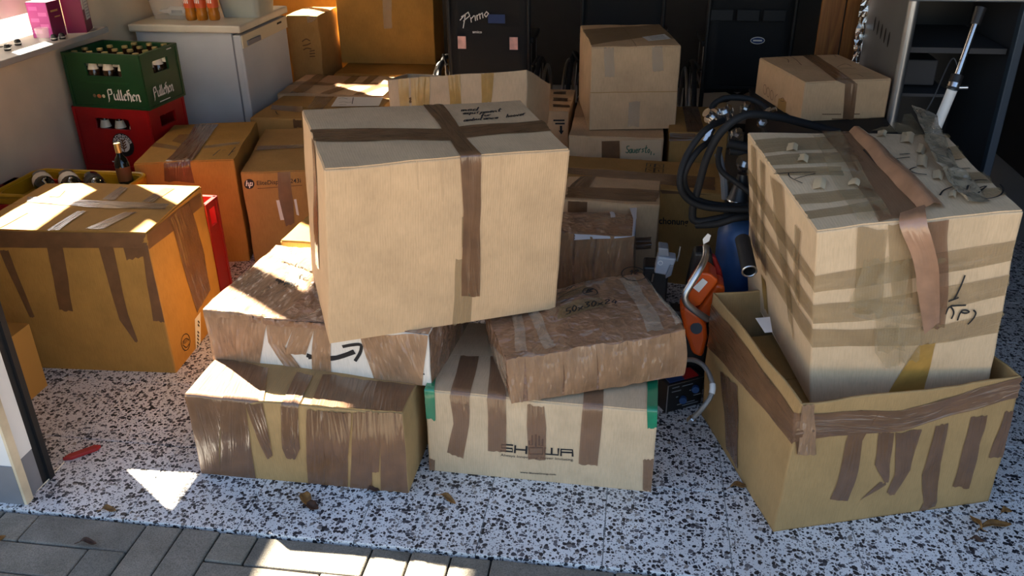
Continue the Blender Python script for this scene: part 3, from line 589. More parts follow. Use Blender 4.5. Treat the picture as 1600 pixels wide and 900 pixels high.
Gb = Carton('cardboard_box', 'wide open-topped brown carton with taped rim on the right, holding the tilted box', [(.418, 1.802, 0), (1.016, 2.002, 0), (.259, 2.316, 0), (.857, 2.517, 0), (.434, 1.804, .407), (1.0, 1.991, .408), (.258, 2.331, .426), (.835, 2.517, .408)], MAT['card_o'], bulge=.008, crush=.008, open_=True, seed=7)
Gb.tape([('left', 60, 60, 40, 190), ('left', 200, 230, 190, 345), ('left', 345, 440, 340, 545), ('front', 352, 440, 345, 535), ('front', 700, 425, 700, 492), ('front', 1110, 325, 1100, 388)], 'tape', z=ZG, wob=.006)
Gb.tapes(ZG2, [[('front', 862, 60, 952, 60), ('front', 800, 200, 872, 192), ('front', 733, 455, 812, 460)], [('front', 948, 150, 1012, 150), ('front', 918, 290, 988, 288), ('front', 970, 378, 986, 370)], [('front', 1018, 150, 1135, 140), ('front', 1012, 335, 1085, 318), ('front', 980, 420, 1012, 426)], [('front', 945, 372, 976, 384), ('front', 868, 456, 880, 448)],
               [('front', 1200, 130, 1262, 118), ('front', 1138, 345, 1222, 290), ('front', 1150, 470, 1208, 465), ('front', 1132, 498, 1200, 486)], [('front', 1365, 90, 1438, 80), ('front', 1278, 396, 1346, 402)], [('front', 1512, 70, 1562, 62), ('front', 1434, 270, 1492, 270)], [('front', 583, 180, 666, 170), ('front', 584, 250, 666, 258)]], 'tape', wob=.003)
Gb.tape([('left', 105, 300, 170, 345), ('left', 115, 470, 165, 520), ('left', 122, 560, 162, 625)], 'tape', z=ZG, wob=.005)
Gb.tape([('front', 350, 398, 412, 398), ('front', 352, 575, 412, 578)], 'wrap_l', z=ZG, off=.004, wob=.008)
inner = Carton('cardboard_box', 'plain brown carton packed down inside the open-topped carton', [(.44, 1.83, .006), (.985, 2.01, .006), (.30, 2.29, .006), (.84, 2.475, .006), (.45, 1.84, .285), (.98, 2.01, .29), (.30, 2.29, .29), (.83, 2.47, .29)], MAT['card_b'], bulge=0, crush=.002, seed=21)
obj('paper_sheet', [at(1180, 497, Y=2.10) , at(1203, 495, Y=2.12), at(1207, 519, Y=2.04), at(1195, 520, Y=2.03)], [(0, 1, 2, 3)], MAT['paper'], Gb.o)

Hb = Carton('cardboard_box', 'tilted pale box with torn peeling tape, standing in the open carton at right', [(.495, 1.966, .302), (.944, 2.027, .36), (.382, 2.475, .367), (.875, 2.536, .40), (.429, 1.915, .809), (.886, 1.977, .857), (.315, 2.424, .887), (.859, 2.486, .878)], MAT['card_p'], bulge=.007, crush=.006, seed=8)
Hb.tapes(ZH, [[('left', 60, 180, 60, 225), ('left', 258, 498, 258, 548), ('front', 262, 500, 262, 548), ('front', 655, 425, 655, 490), ('front', 862, 388, 848, 450)], [('left', 60, 260, 60, 310), ('left', 256, 585, 256, 640), ('front', 260, 585, 260, 640), ('front', 650, 530, 650, 592), ('front', 838, 490, 830, 552)], [('left', 62, 330, 62, 385), ('left', 254, 655, 254, 712), ('front', 258, 655, 258, 712), ('front', 640, 640, 640, 695), ('front', 815, 600, 806, 668)],
              [('top', 62, 100, 75, 140), ('top', 345, 90, 370, 130)], [('top', 90, 150, 105, 180), ('top', 370, 140, 400, 175)], [('top', 170, 262, 185, 290), ('top', 420, 250, 440, 280)], [('top', 210, 310, 225, 335), ('top', 450, 290, 470, 315)], [('top', 560, 75, 575, 100), ('top', 650, 70, 670, 95)], [('top', 700, 255, 715, 280), ('top', 840, 240, 860, 262)], [('top', 110, 190, 122, 212), ('top', 330, 190, 340, 215)], [('top', 620, 130, 640, 165), ('top', 720, 120, 745, 150)], [('top', 660, 205, 680, 240), ('top', 790, 190, 820, 225)]], 'clear', wob=.004)
Hb.tapes(ZH, [[('left', 130, 200, 165, 240), ('left', 180, 600, 200, 690)], [('left', 70, 110, 85, 130), ('left', 75, 420, 95, 450)], [('left', 98, 150, 112, 170), ('left', 105, 480, 118, 500)], [('left', 200, 340, 215, 360), ('left', 205, 560, 220, 590)], [('front', 470, 360, 535, 355), ('front', 480, 560, 540, 560)], [('front', 380, 365, 470, 362), ('front', 370, 600, 450, 600)]], 'clear', wob=.005, off=.0025)
Hb.tapes(ZH, [[('front', 400, 450, 480, 448), ('front', 350, 590, 430, 600)], [('front', 480, 450, 540, 448), ('front', 430, 600, 500, 640), ('front', 440, 720, 520, 715)], [('front', 370, 560, 370, 610), ('front', 560, 580, 560, 640)], [('front', 425, 640, 500, 632), ('front', 430, 720, 500, 705), ('front', 465, 768, 520, 750)], [('front', 490, 620, 565, 612), ('front', 505, 760, 562, 742)], [('top', 250, 90, 330, 80), ('top', 300, 220, 400, 210), ('top', 380, 345, 480, 335)], [('top', 400, 45, 540, 30), ('top', 420, 80, 560, 70)]], 'clear_c', wob=.012, off=.003, jag=.012)
Hb.tapes(ZH, [[('front', 562, 698, 613, 694), ('front', 468, 872, 576, 863)], [('left', 98, 495, 112, 520), ('left', 102, 600, 116, 620)]], 'gold')
Hb.tapes(ZH, [[('top', 262, 62, 335, 55), ('top', 350, 190, 450, 180), ('top', 440, 345, 575, 322)], [('top', 575, 320, 655, 318), ('front', 580, 330, 656, 326), ('front', 600, 500, 652, 485), ('front', 572, 655, 636, 650)]], 'tape_l', off=.003, wob=.004)
Hb.tape([('top', 335, 55, 375, 52), ('top', 440, 185, 500, 165), ('top', 565, 320, 645, 305)], 'tape_o', z=ZH, off=.003, raise_=lambda t, q: .024 * math.sin(math.pi * q) * (1 - .5 * abs(t - .5)), name='lifted_tape')
def loose(u0): pass
def ribbon(name, pairs, mat, parent, wob=.003, n=6):
    L = spline([a for a, b in pairs], 5); R = spline([b for a, b in pairs], 5); vs = []; uv = []; fs = []; run = 0
    for i, (a, b) in enumerate(zip(L, R)):
        if i: run += (a - L[i - 1]).length
        for j in range(n + 1):
            q = j / n; p = a.lerp(b, q); vs.append(p + noise.noise_vector(p * 30) * wob * (1 if 0 < j < n else .4)); uv.append((q * (b - a).length, run))
    for i in range(len(L) - 1):
        for j in range(n): fs.append((i * (n + 1) + j, i * (n + 1) + j + 1, (i + 1) * (n + 1) + j + 1, (i + 1) * (n + 1) + j))
    return obj(name, vs, fs, MAT[mat], parent, True, uv)
Hb.tape([('top', 395, 140, 412, 135), ('top', 480, 225, 502, 215), ('top', 548, 300, 562, 296)], 'ink', z=ZH, off=.004, name='painted_slit', wob=0)  # darkness inside the slit painted as a black strip
def hp(f, x, y, off): return Hb.pt(f, x, y, ZH, off)[0]
ribbon('loose_tape', [(hp('top', 505, 330, .008), hp('top', 578, 308, .014)), (hp('front', 500, 348, .014), hp('front', 578, 322, .02)), (hp('front', 535, 440, .026), hp('front', 608, 435, .03)), (hp('front', 545, 540, .028), hp('front', 612, 540, .02)), (hp('front', 570, 655, .018), hp('front', 618, 632, .008))], 'tape_o', Hb.o)
ribbon('torn_tape', [(hp('top', 535, 25, .03), hp('top', 610, 40, .02)), (hp('top', 575, 110, .022), hp('top', 635, 100, .012)), (hp('top', 605, 180, .025), hp('top', 680, 180, .010)), (hp('top', 660, 250, .014), hp('top', 720, 225, .008)), (hp('top', 710, 292, .006), hp('top', 772, 290, .006))], 'torn', Hb.o, .020, 8)
for (x, y, dx, dy, s_) in ((510, 95, 30, 10, 26), (560, 125, 18, 22, 22), (560, 165, 24, 14, 28), (605, 210, 22, 10, 22), (655, 265, 18, 10, 16), (440, 85, 22, 6, 14), (170, 125, 26, 8, 20), (200, 160, 26, 10, 16), (250, 235, 30, 6, 22), (355, 232, 26, 8, 16)):
    pr = []
    for i, h in enumerate((.002, .007, .011, .007)):
        t = i / 3; a = (x + dx * 1.2 * t - dy * .2, y + dy * t + s_ * .6); b = (x + dx * 1.2 * t + dy * .2, y + dy * t - s_ * .6); pr.append((hp('top', *a, h), hp('top', *b, h * .9)))
    ribbon('tape_curl', pr, 'back', Hb.o, .004, 3)
zh = (1380, 180, 6.0); el = [(950 + 175 * math.cos(i * .4488 - .6), 725 + 92 * math.sin(i * .4488 - .6)) for i in range(13)]
Hb.strokes('top', [el, [(850, 740), (965, 695), (885, 765)], [(525, 795), (560, 745), (630, 715)], [(390, 610), (300, 600), (235, 570), (270, 545), (300, 535)], [(115, 457), (240, 440)], [(150, 410), (235, 405)], [(655, 450), (735, 435)], [(720, 525), (810, 515)], [(660, 505), (700, 530), (735, 550), (690, 565)], [(560, 310), (575, 325), (555, 345), (610, 350)]], .0042, z=zh, off=.005)
zh2 = (1400, 400, 5.625)
Hb.strokes('front', [[(597, 165), (550, 250), (490, 360)], [(440, 388), (520, 355)], [(460, 427), (590, 416)], [(412, 495), (435, 445), (462, 440), (484, 485), (465, 535)], [(520, 548), (535, 500), (560, 465), (600, 460), (625, 475), (590, 488), (548, 478)], [(668, 460), (686, 485), (665, 530), (622, 580)]], .0042, z=zh2, off=.004)
zh3 = (1180, 180, 7.27); Hb.strokes('top', [[(225, 712), (420, 710), (670, 712)], [(380, 715), (400, 760), (530, 818)], [(450, 775), (560, 750), (670, 730)]], .003, z=zh3, off=.005)
# ------------------------------------------------------------------ the boxes behind
def quad(x0, x1, y0, y1, z0, z1, yaw=0):
    c, s = math.cos(yaw), math.sin(yaw); f = lambda x, y, z: (x0 + (x - x0) * c - (y - y0) * s, y0 + (x - x0) * s + (y - y0) * c, z)
    return [f(x, y, z) for z in (z0, z1) for y in (y0, y1) for x in (x0, x1)]
Ib = Carton('cardboard_box', 'bounce-tinted box with a broad tape band across its top, against the red crate', [(-2.052, 3.145, 0), (-1.657, 3.241, 0), (-2.165, 3.707, 0), (-1.794, 3.803, 0), (-2.052, 3.145, .463), (-1.657, 3.241, .463), (-2.165, 3.707, .463), (-1.794, 3.803, .463)], MAT['card_y'], bulge=.004, seed=9)
Ib.tape([('top', 430, 62, 572, 62), ('top', 385, 150, 505, 160), ('top', 268, 268, 420, 270), ('front', 248, 282, 402, 280), ('front', 255, 385, 432, 400)], 'tape', z=ZI, wob=.005)
Ib.tapes(ZI, [[('top', 300, 165, 335, 120), ('top', 395, 190, 420, 120)], [('top', 165, 168, 160, 190), ('top', 330, 195, 325, 215)], [('top', 490, 190, 480, 205), ('top', 700, 165, 690, 180)]], 'clear', off=.001)
Ib.strokes('top', [[(535, 245), (560, 225), (580, 210)], [(595, 215), (612, 212)], [(625, 242), (650, 215), (670, 195)], [(640, 225), (665, 215)]], .004, z=ZI)
J = Carton('cardboard_box', 'monitor carton with round black logo and model name, beside the bounce-tinted box', [(-1.62, 3.212, 0), (-1.2, 3.315, 0), (-1.77, 3.828, 0), (-1.35, 3.93, 0), (-1.62, 3.212, .417), (-1.2, 3.315, .417), (-1.77, 3.828, .417), (-1.35, 3.93, .417)], MAT['card_b'], bulge=.003, seed=10)
J.decal('front', [(750 + 30 * math.cos(i * math.pi / 10), 403 + 29 * math.sin(i * math.pi / 10)) for i in range(20)], 'ink', ZI, name='round_logo')
J.strokes('front', [[(735, 384), (733, 412)], [(733, 402), (744, 394), (746, 413)], [(756, 394), (752, 424)], [(756, 397), (768, 394), (767, 410), (754, 412)]], .004, 'print_w', z=ZI, name='lettering', off=.002, smooth_=False)
J.text('front', 'EliteDisplay E243i', (794, 408), (1052, 394), (793, 383), z=ZI, bold=.01); J.strokes('front', [[(800 + i * 13, 428 - i * .9), (809 + i * 13, 427 - i * .9)] for i in range(20)], .003, 'ink_br', z=ZI, name='small_print', smooth_=False)
J.decal('front', [(906, 497), (940, 494), (958, 610), (930, 612)], 'paper', ZI, name='paper_label'); J.decal('front', [(1008, 492), (1022, 490), (1040, 585), (1026, 580)], 'paper', ZI, name='paper_label')
J.tape([('top', 918, 292, 992, 286), ('front', 915, 322, 990, 318), ('front', 920, 480, 1002, 490), ('front', 962, 650, 1012, 630)], 'tape_s', z=ZI)
J.tape([('top', 800, 188, 790, 212), ('top', 1065, 180, 1065, 202)], 'tape_s', z=ZI)
Z1 = Carton('cardboard_box', 'small sunlit box wedged behind the white shipping box', quad(-1.17, -.80, 2.53, 2.88, 0, .43, -.06), MAT['card_y'], bulge=.004, crush=.008, seed=11)
Z1.tape([('top', 'uv', .35, 0, .6, 0), ('top', 'uv', .35, 1, .6, 1)], 'tape')
Ob = Carton('cardboard_box', 'flat-topped brown box with a sunlit handwritten sheet, right of the fridge', quad(-1.9, -1.3, 3.96, 4.4, 0, .435), MAT['card_b'], bulge=.002, seed=12)
Ob.tapes(ZN, [[('top', 640, 350, 800, 352), ('top', 560, 460, 700, 470)], [('top', 250, 425, 240, 470), ('top', 520, 440, 520, 495)], [('front', 440, 560, 520, 556), ('front', 445, 615, 520, 612)]], 'tape_s')
Ob.decal('top', [(830, 356), (1228, 358), (1190, 440), (775, 450)], 'paper', ZN, name='handwritten_sheet', off=.003)
Ob.strokes('top', [[(840, 378), (870, 372), (915, 378)], [(845, 410), (890, 405), (925, 412), (955, 405)], [(850, 435), (905, 430)], [(970, 365), (955, 440)], [(290, 490), (300, 512), (318, 515)]], .004, z=ZN, off=.005)
Nb = Carton('cardboard_box', 'low sunlit box crossed with pale tape bands, behind the handwritten sheet', quad(-1.96, -1.36, 4.46, 4.9, 0, .43), MAT['card'], bulge=.002, crush=.006, seed=13)
Nb.tapes(ZN, [[('top', 'uv', 0, .4, 0, .55), ('top', 'uv', 1, .45, 1, .6)], [('top', 'uv', .12, 0, .24, 0), ('top', 'uv', .12, 1, .24, 1)], [('top', 'uv', .48, .55, .57, .55), ('top', 'uv', .48, 1, .57, 1)], [('top', 'uv', .66, .55, .75, .55), ('top', 'uv', .66, 1, .75, 1)], [('top', 'uv', .4, 0, .5, 0), ('top', 'uv', .52, .45, .64, .45)], [('top', 'uv', .72, 0, .8, 0), ('top', 'uv', .8, .45, .9, .45)]], 'tape_l', wob=.006)
Mb = Carton('cardboard_box', 'low box carrying the tall upright carton near the back', quad(-1.81, -1.18, 4.97, 5.55, 0, .425), MAT['card_y'], bulge=.002, crush=.008, seed=14)
Lb = Carton('cardboard_box', 'tall upright bounce-tinted carton with a clear tape patch, near the back', quad(-1.85, -1.245, 5.24, 5.5, .435, 1.04), MAT['card_y'], bulge=.004, seed=15)
Lb.tape([('front', 597, -12, 612, -12), ('front', 600, 44, 613, 44)], 'shine', wob=.004)
Kb = Carton('cardboard_box', 'narrow brown box standing just behind the fridge', quad(-2.07, -1.875, 4.97, 5.32, 0, .755), MAT['card_b'], bulge=.006, crush=.006, seed=16)
zk = (300, 0, 4.0)
Kb.tape([('top', 700, 60, 760, 40), ('top', 720, 105, 790, 98), ('front', 720, 112, 792, 100), ('front', 725, 150, 770, 130)], 'shine', z=zk, wob=.006)
Kb.strokes('front', [[(690, 260), (712, 245), (735, 255)], [(695, 285), (720, 280), (740, 270)], [(700, 310), (720, 300), (745, 305)], [(740, 318), (765, 315)], [(740, 335), (768, 332)], [(742, 352), (768, 350)]], .006, 'ink_br', z=zk)
K2 = Carton('cardboard_box', 'orange-brown box at the very back left corner', quad(-2.45, -1.75, 5.62, 5.95, 0, .80), MAT['card_y'], bulge=.002, seed=17)
Pb = Carton('cardboard_box', 'open-topped pale box with golden tape strips, behind the biggest box', [(-1.04, 3.5, 0), (-.46, 3.55, 0), (-1.06, 3.86, 0), (-.44, 3.92, 0), (-1.04, 3.5, .755), (-.46, 3.55, .80), (-1.06, 3.86, .70), (-.40, 3.95, .645)], MAT['card_p'], bulge=.006, crush=.006, open_=True, seed=18)
zp = (600, 0, 4.0)
Pb.tapes(zp, [[('front', 95, 485, 160, 480), ('front', 105, 670, 165, 668)], [('front', 172, 478, 290, 465), ('front', 180, 668, 285, 666)], [('front', 402, 440, 475, 432), ('front', 410, 655, 480, 652)], [('front', 608, 426, 685, 422), ('front', 610, 640, 672, 640)]], 'gold', wob=.003)
Pb.strokes('front', [[(110, 570), (140, 565), (118, 590), (150, 585)], [(125, 600), (150, 612)], [(160, 620), (180, 612), (165, 640), (188, 632)]], .006, 'ink_br', z=zp)
Qb = Carton('cardboard_box', 'narrow box printed with a downward arrow, beside the open pale box', quad(-.62, -.315, 3.98, 4.4, 0, .505), MAT['card'], bulge=.002, seed=19)
zq = (600, 0, 4.0)
Qb.tapes(zq, [[('top', 1060, 585, 1060, 600), ('top', 1135, 580, 1138, 600)], [('top', 1055, 620, 1055, 640), ('top', 1145, 620, 1148, 640)], [('top', 1055, 660, 1055, 675), ('top', 1155, 660, 1158, 678)]], 'tape')
Qb.strokes('front', [[(1066 + i * 11, 752), (1073 + i * 11, 752)] for i in range(6)] + [[(1078 + i * 11, 772), (1085 + i * 11, 772)] for i in range(5)], .008, z=zq, name='small_print')
Qb.decal('front', [(1103, 785), (1117, 785), (1117, 815), (1127, 815), (1111, 840), (1094, 815), (1103, 815)], 'ink', zq, name='arrow_print')
Rb = Carton('cardboard_box', 'tall beige box with glossy tape patches and a shipping label, centre back', [(-.206, 3.779, .484), (.176, 3.843, .484), (-.293, 4.294, .484), (.089, 4.358, .484), (-.206, 3.779, .847), (.176, 3.843, .847), (-.293, 4.294, .847), (.089, 4.358, .847)], MAT['card'], bulge=.004, seed=20, flaps='v')
Rb.tapes(ZR, [[('front', 375, 340, 447, 330), ('front', 385, 545, 452, 540)], [('front', 718, 325, 792, 322), ('front', 720, 502, 796, 500)], [('front', 552, 715, 630, 710), ('front', 545, 890, 625, 890)], [('right', 'uv', 0, 1, .1, 1), ('right', 'uv', 0, .3, .1, .3)]], 'shine', wob=.003)
Rb.tape([('top', 240, 215, 300, 325), ('top', 620, 190, 700, 270), ('top', 800, 175, 905, 285)], 'clear', z=ZR)
Rb.decal('top', [(645, 275), (800, 253), (850, 288), (690, 306)], 'paper', ZR, name='shipping_label', off=.003); Rb.strokes('top', [[(690, 278), (790, 265)], [(700, 288), (800, 274)], [(710, 297), (812, 284)]], .005, z=ZR, off=.004)
Rb.tape([('front', 290, 648, 290, 653), ('front', 900, 640, 900, 645)], MAT['card_b'], z=ZR, off=.0006, wob=0, name='crease')
Rb.strokes('top', [[(390, 222), (420, 212), (450, 222)], [(440, 244), (480, 236), (520, 240), (590, 232)], [(470, 222), (530, 214)]], .004, 'ink_br', z=ZR, off=.004)
Sb = Carton('cardboard_box', 'box handwritten with a German word in green, under the tall beige box', quad(-.29, .125, 3.70, 4.32, .0, .474, .01), MAT['card'], bulge=.002, seed=22)
Sb.tape([('top', 300, 60, 385, 60), ('front', 292, 130, 380, 128), ('front', 290, 225, 382, 228)], 'tape_s', z=ZV)
Sb.decal('front', [(388, 128), (590, 122), (588, 235), (388, 232)], 'card_p', ZV, name='paper_sheet', off=.0008)
Sb.hand('front', 'Sauerstoff', (410, 190), (565, 188), (412, 152), .004, 'ink_g', z=ZV, off=.002)
Tb = Carton('cardboard_box', 'orange-brown box right of the handwritten box', quad(.15, .40, 3.72, 4.15, 0, .50, .02), MAT['card_b'], bulge=.003, seed=23)
Tb.tapes(ZV, [[('front', 620, 100, 620, 130), ('front', 760, 95, 760, 125)], [('top', 'uv', .3, 0, .6, 0), ('top', 'uv', .3, 1, .6, 1)]], 'tape')
Ub = Carton('cardboard_box', 'long brown box with fragile symbols on top and bold black word, half hidden by hoses', [(-.32, 3.33, 0), (.36, 3.22, 0), (-.29, 3.63, 0), (.38, 3.59, 0), (-.32, 3.33, .405), (.36, 3.22, .405), (-.29, 3.63, .405), (.38, 3.59, .405)], MAT['card_b'], bulge=.003, seed=24)
Ub.text('front', 'Schonung', (560, 543), (722, 552), (561, 510), z=ZV, bold=.02)
Ub.tapes(ZV, [[('top', 120, 270, 120, 300), ('top', 860, 320, 860, 385), ], [('front', 590, 335, 590, 390), ('front', 860, 330, 860, 388)]], 'tape_s')
Ub.strokes('top', [[(515, 250), (555, 254), (553, 273), (513, 270), (515, 250)], [(560, 254), (600, 256), (598, 276), (558, 273), (560, 254)], [(513, 276), (553, 278), (550, 299), (510, 295), (513, 276)], [(558, 279), (598, 281), (595, 301), (555, 299), (558, 279)], [(535, 257), (533, 268)], [(575, 262), (585, 268)], [(525, 285), (540, 291)], [(575, 288), (577, 295)]], .004, z=ZV, off=.004, smooth_=False, name='handling_symbols')
Vb = Carton('cardboard_box', 'brown box with wide tape bands behind the shiny wrapped box', quad(-.26, .10, 2.94, 3.2, 0, .462, -.03), MAT['card'], bulge=.004, crush=.006, seed=25)
Vb.tapes(ZV, [[('top', 120, 370, 110, 425), ('top', 580, 385, 560, 440)], [('top', 190, 305, 265, 310), ('top', 130, 370, 230, 375)], [('front', 460, 610, 460, 670), ('front', 540, 605, 540, 665)], [('front', 120, 430, 215, 430), ('front', 120, 560, 215, 560)]], 'tape')
Wb = Carton('cardboard_box', 'box wrapped in shiny crinkled brown film, behind the flat wrapped box', quad(-.25, .02, 2.68, 2.875, 0, .448), MAT['wrap'], bulge=.006, crush=.008, flaps=None, seed=26)
Wb.tapes(ZV, [[('front', 'uv', .0, .99, .22, .99), ('front', 'uv', .02, 0, .25, 0)], [('front', 'uv', .25, .99, .5, .99), ('front', 'uv', .28, 0, .5, 0)], [('front', 'uv', .52, .99, .78, .99), ('front', 'uv', .52, 0, .75, 0)], [('front', 'uv', .78, .99, .99, .99), ('front', 'uv', .78, 0, .99, 0)]], 'wrap_l', wob=.010)
Wb.tapes(ZV, [[('top', 425, 458, 460, 455), ('top', 450, 545, 478, 540), ('front', 448, 548, 478, 545), ('front', 455, 605, 478, 600)], [('top', 330, 478, 352, 474), ('top', 335, 525, 357, 525)], [('front', 150, 588, 150, 620), ('front', 455, 590, 455, 612)]], plain('pale_film', (.62, .62, .68), .2), off=.004)
Yb = Carton('cardboard_box', 'beige box with printed ovals on its left end, before the grey stove', [(.616, 3.314, .679), (.944, 3.408, .679), (.496, 3.735, .679), (.824, 3.829, .679), (.616, 3.314, .825), (.944, 3.408, .825), (.496, 3.735, .825), (.824, 3.829, .825)], MAT['card'], bulge=.002, crush=.002, seed=27)
Yb.tape([('top', 430, 97, 565, 90), ('top', 850, 392, 1020, 388), ('front', 935, 410, 1062, 408), ('front', 900, 830, 1012, 826)], 'tape', z=ZY)
ov = lambda x, y, rx, ry: [(x + rx * math.cos(i * .5236), y + ry * math.sin(i * .5236)) for i in range(13)]
Yb.strokes('left', [ov(108, 465, 16, 50), ov(142, 495, 15, 48), ov(180, 525, 16, 50), [(240, 520), (215, 545), (212, 600)], [(275, 560), (300, 555), (305, 590), (270, 585)]], .0022, 'ink_br', z=ZY, name='oval_print')
Yb.decal('left', [(250, 560), (300, 560), (330, 600), (318, 700), (300, 750), (215, 735), (195, 700), (235, 640)], 'card_b', ZY, name='torn_patch', off=.0008)
Yb.strokes('front', [[(700 + i * 22, 722), (714 + i * 22, 722)] for i in range(9)] + [[(990 + i * 20, 720), (1003 + i * 20, 720)] for i in range(5)] + [[(800, 772), (1180, 768)]], .0035, 'ink_br', z=ZY, name='small_print', smooth_=False)
Yb.strokes('top', [[(240, 140), (330, 165), (345, 200)], [(345, 125), (420, 170), (480, 230)], [(850, 250), (930, 215), (1000, 240)], [(870, 275), (950, 262), (1040, 262)], [(985, 325), (1060, 320), (1120, 345)], [(740, 115), (800, 110), (840, 140)]], .003, 'ink_br', z=ZY)
# ------------------------------------------------------------------ crates, bottles, fridge, window sill
def bottle_proto(kind):
    t = thing('beer_bottle', '', 'bottle', (0, 0, 0))
    MB().lathe([(.0, 0), (.028, 0), (.0305, .006), (.0305, .135), (.026, .16), (.0145, .195), (.0128, .225), (.0135, .236)], n=14).build('glass_body', MAT['glass_br' if kind else 'glass_k'], t, smooth=True)
    MB().lathe([(.0142, .229), (.0150, .232), (.0145, .2395), (.0, .2405)], n=12).build('crown_cap', MAT['cap'], t, smooth=True)
    MB().lathe([(.0262, .1600), (.0205, .180), (.0175, .192)], n=14).build('neck_label', MAT['cap_w'], t, smooth=True)
    return t
def beer_crate(name, label, loc, w, d, h, mat, yaw, win_z, lattice, group=None):
    """crate walls with grip openings in all four sides and a divider grid"""
    t = thing(name, label, 'crate', (0, 0, 0), group)
    e = .012
    def wall(L, horiz, ow, oz0, oz1):
        mb = MB(); a, b = L / 2 - ow / 2, L / 2 + ow / 2
        f = (lambda u0, u1, z0, z1: mb.box(u0, u1, 0, e, z0, z1))
        f(0, L, 0, oz0); f(0, a, oz0, oz1); f(b, L, oz0, oz1); f(0, L, oz1, h)
        f(0, L, 0, 0.0); mb.box(0, L, -.004, 0, h - .012, h); mb.box(0, L, -.004, 0, 0, .01); mb.box(0, .014, -.004, 0, .01, h - .012); mb.box(L - .014, L, -.004, 0, .01, h - .012)
        return mb
    def place(mb, M): mb.v = [M @ v for v in mb.v]; return mb
    zw0, zw1 = win_z
    fr = place(wall(w, 0, w * .46, zw0, zw1), Matrix.Identity(4)).build('front_wall', mat, t)
    place(wall(w, 0, w * .46, zw0, zw1), Matrix.Translation((w, d, 0)) @ Matrix.Rotation(math.pi, 4, 'Z')).build('back_wall', mat, t)
    place(wall(d, 0, d * .42, zw0, zw1), Matrix.Translation((w, 0, 0)) @ Matrix.Rotation(math.pi / 2, 4, 'Z')).build('side_wall', mat, t)
    place(wall(d, 0, d * .42, zw0, zw1), Matrix.Translation((0, d, 0)) @ Matrix.Rotation(-math.pi / 2, 4, 'Z')).build('side_wall', mat, t)
    MB().box(e, w - e, e, d - e, 0, .012).build('crate_floor', mat, t)
    if lattice:
        mb = MB()
        for i in range(1, 5): mb.box(w * i / 5 - .002, w * i / 5 + .002, e, d - e, .012, h * .45)
        for j in range(1, 4): mb.box(e, w - e, d * j / 4 - .002, d * j / 4 + .002, .012, h * .45)
        mb.build('divider', mat, t)
    t.location = loc; t.rotation_euler.z = yaw
    return t
CW, CDp = .392, .285
cy = -.09
lowc = beer_crate('beer_crate', 'red beer crate at the bottom of the crate stack, mostly hidden', (-2.575, 3.575, 0), CW, CDp, .295, MAT['red_p'], cy, (.17, .235), False)
redc = beer_crate('beer_crate', 'red beer crate with round white emblem below the green crate', (-2.575, 3.572, .296), CW, CDp, .284, MAT['red_p'], cy, (.185, .235), False)
grc = beer_crate('beer_crate', 'green beer crate with white blackletter name, topmost of the stack', (-2.56, 3.568, .581), CW, .285, .245, MAT['green_p'], cy, (.145, .20), True)
bp = bottle_proto(1); pr_l = None
RZ = Matrix.Rotation(cy, 4, 'Z')
n = 0
for j in range(4):
    for i in range(5):
        if (i, j) in ((0, 3), (1, 3), (0, 2)): continue
        o = bp if n == 0 else copy_tree(bp); n += 1
        p = RZ @ V((CW * (i + .5) / 5, .285 * (j + .5) / 4, .013)); o.location = V((-2.56, 3.568, .581)) + p; o.scale = (.92, .92, .97)
        tag(o, 'brown beer bottle with gold cap standing in the green crate', 'bottle', 'beer bottles in the green crate')
for i in range(5):
    o = copy_tree(bp); p = RZ @ V((CW * (i + .5) / 5, .05, .013)); o.location = V((-2.575, 3.572, .296)) + p; o.scale = (1, 1, 1.05)
    tag(o, 'dark bottle glimpsed through the grip of the red crate', 'bottle', 'bottles in the red crate')
class Plane:                                   # lettering on a flat crate wall
    def __init__(s, root, o, ex, ez, n): s.o = root; s.p = V(o); s.ex = V(ex); s.ez = V(ez); s.n = V(n)
    def put(s, x, z, off=.0052): return s.p + s.ex * x + s.ez * z + s.n * off
    def strokes(s, lines, wd, mat, name='lettering', nib=None):
        mb = MB()
        for ln in lines:
            for (a, b) in zip(ln, ln[1:]):
                A = V((*a, 0)); B = V((*b, 0)); t = (B - A); L = t.length
                if L < 1e-6: continue
                nb = V(nib) if nib else V((-t.y, t.x, 0)) / L * wd / 2
                if not nib: A = A - t / L * wd * .35; B = B + t / L * wd * .35
                q = [A - nb, B - nb, B + nb, A + nb]; mb.add([s.put(v.x, v.y) for v in q], [(0, 1, 2, 3)])
        return mb.build(name, mat, s.o)
    def text(s, txt, x, z, wdt, hgt, mat, arc=None, name='lettering'):
        vs, fs = textmesh(txt, .02); W = max(v[0] for v in vs); H = max(v[1] for v in vs); out = []
        for a, b in vs:
            if arc:
                cx, cz, r, a0, a1 = arc; an = a0 + (a1 - a0) * a / W; rr = r + b / H * hgt; out.append(s.put(cx + rr * math.cos(an), cz + rr * math.sin(an)))
            else: out.append(s.put(x + a / W * wdt, z + b / H * hgt))
        return obj(name, [v + base[s.o.name] for v in out], fs, mat, s.o)
    def disc(s, cx, cz, r, mat, off=.0045, r0=0, name='emblem', n=28, sq=1):
        vs = [s.put(cx + r * math.cos(i * 2 * math.pi / n), cz + r * sq * math.sin(i * 2 * math.pi / n), off) for i in range(n)]
        return obj(name, [v + base[s.o.name] for v in vs], [tuple(range(n))], mat, s.o)
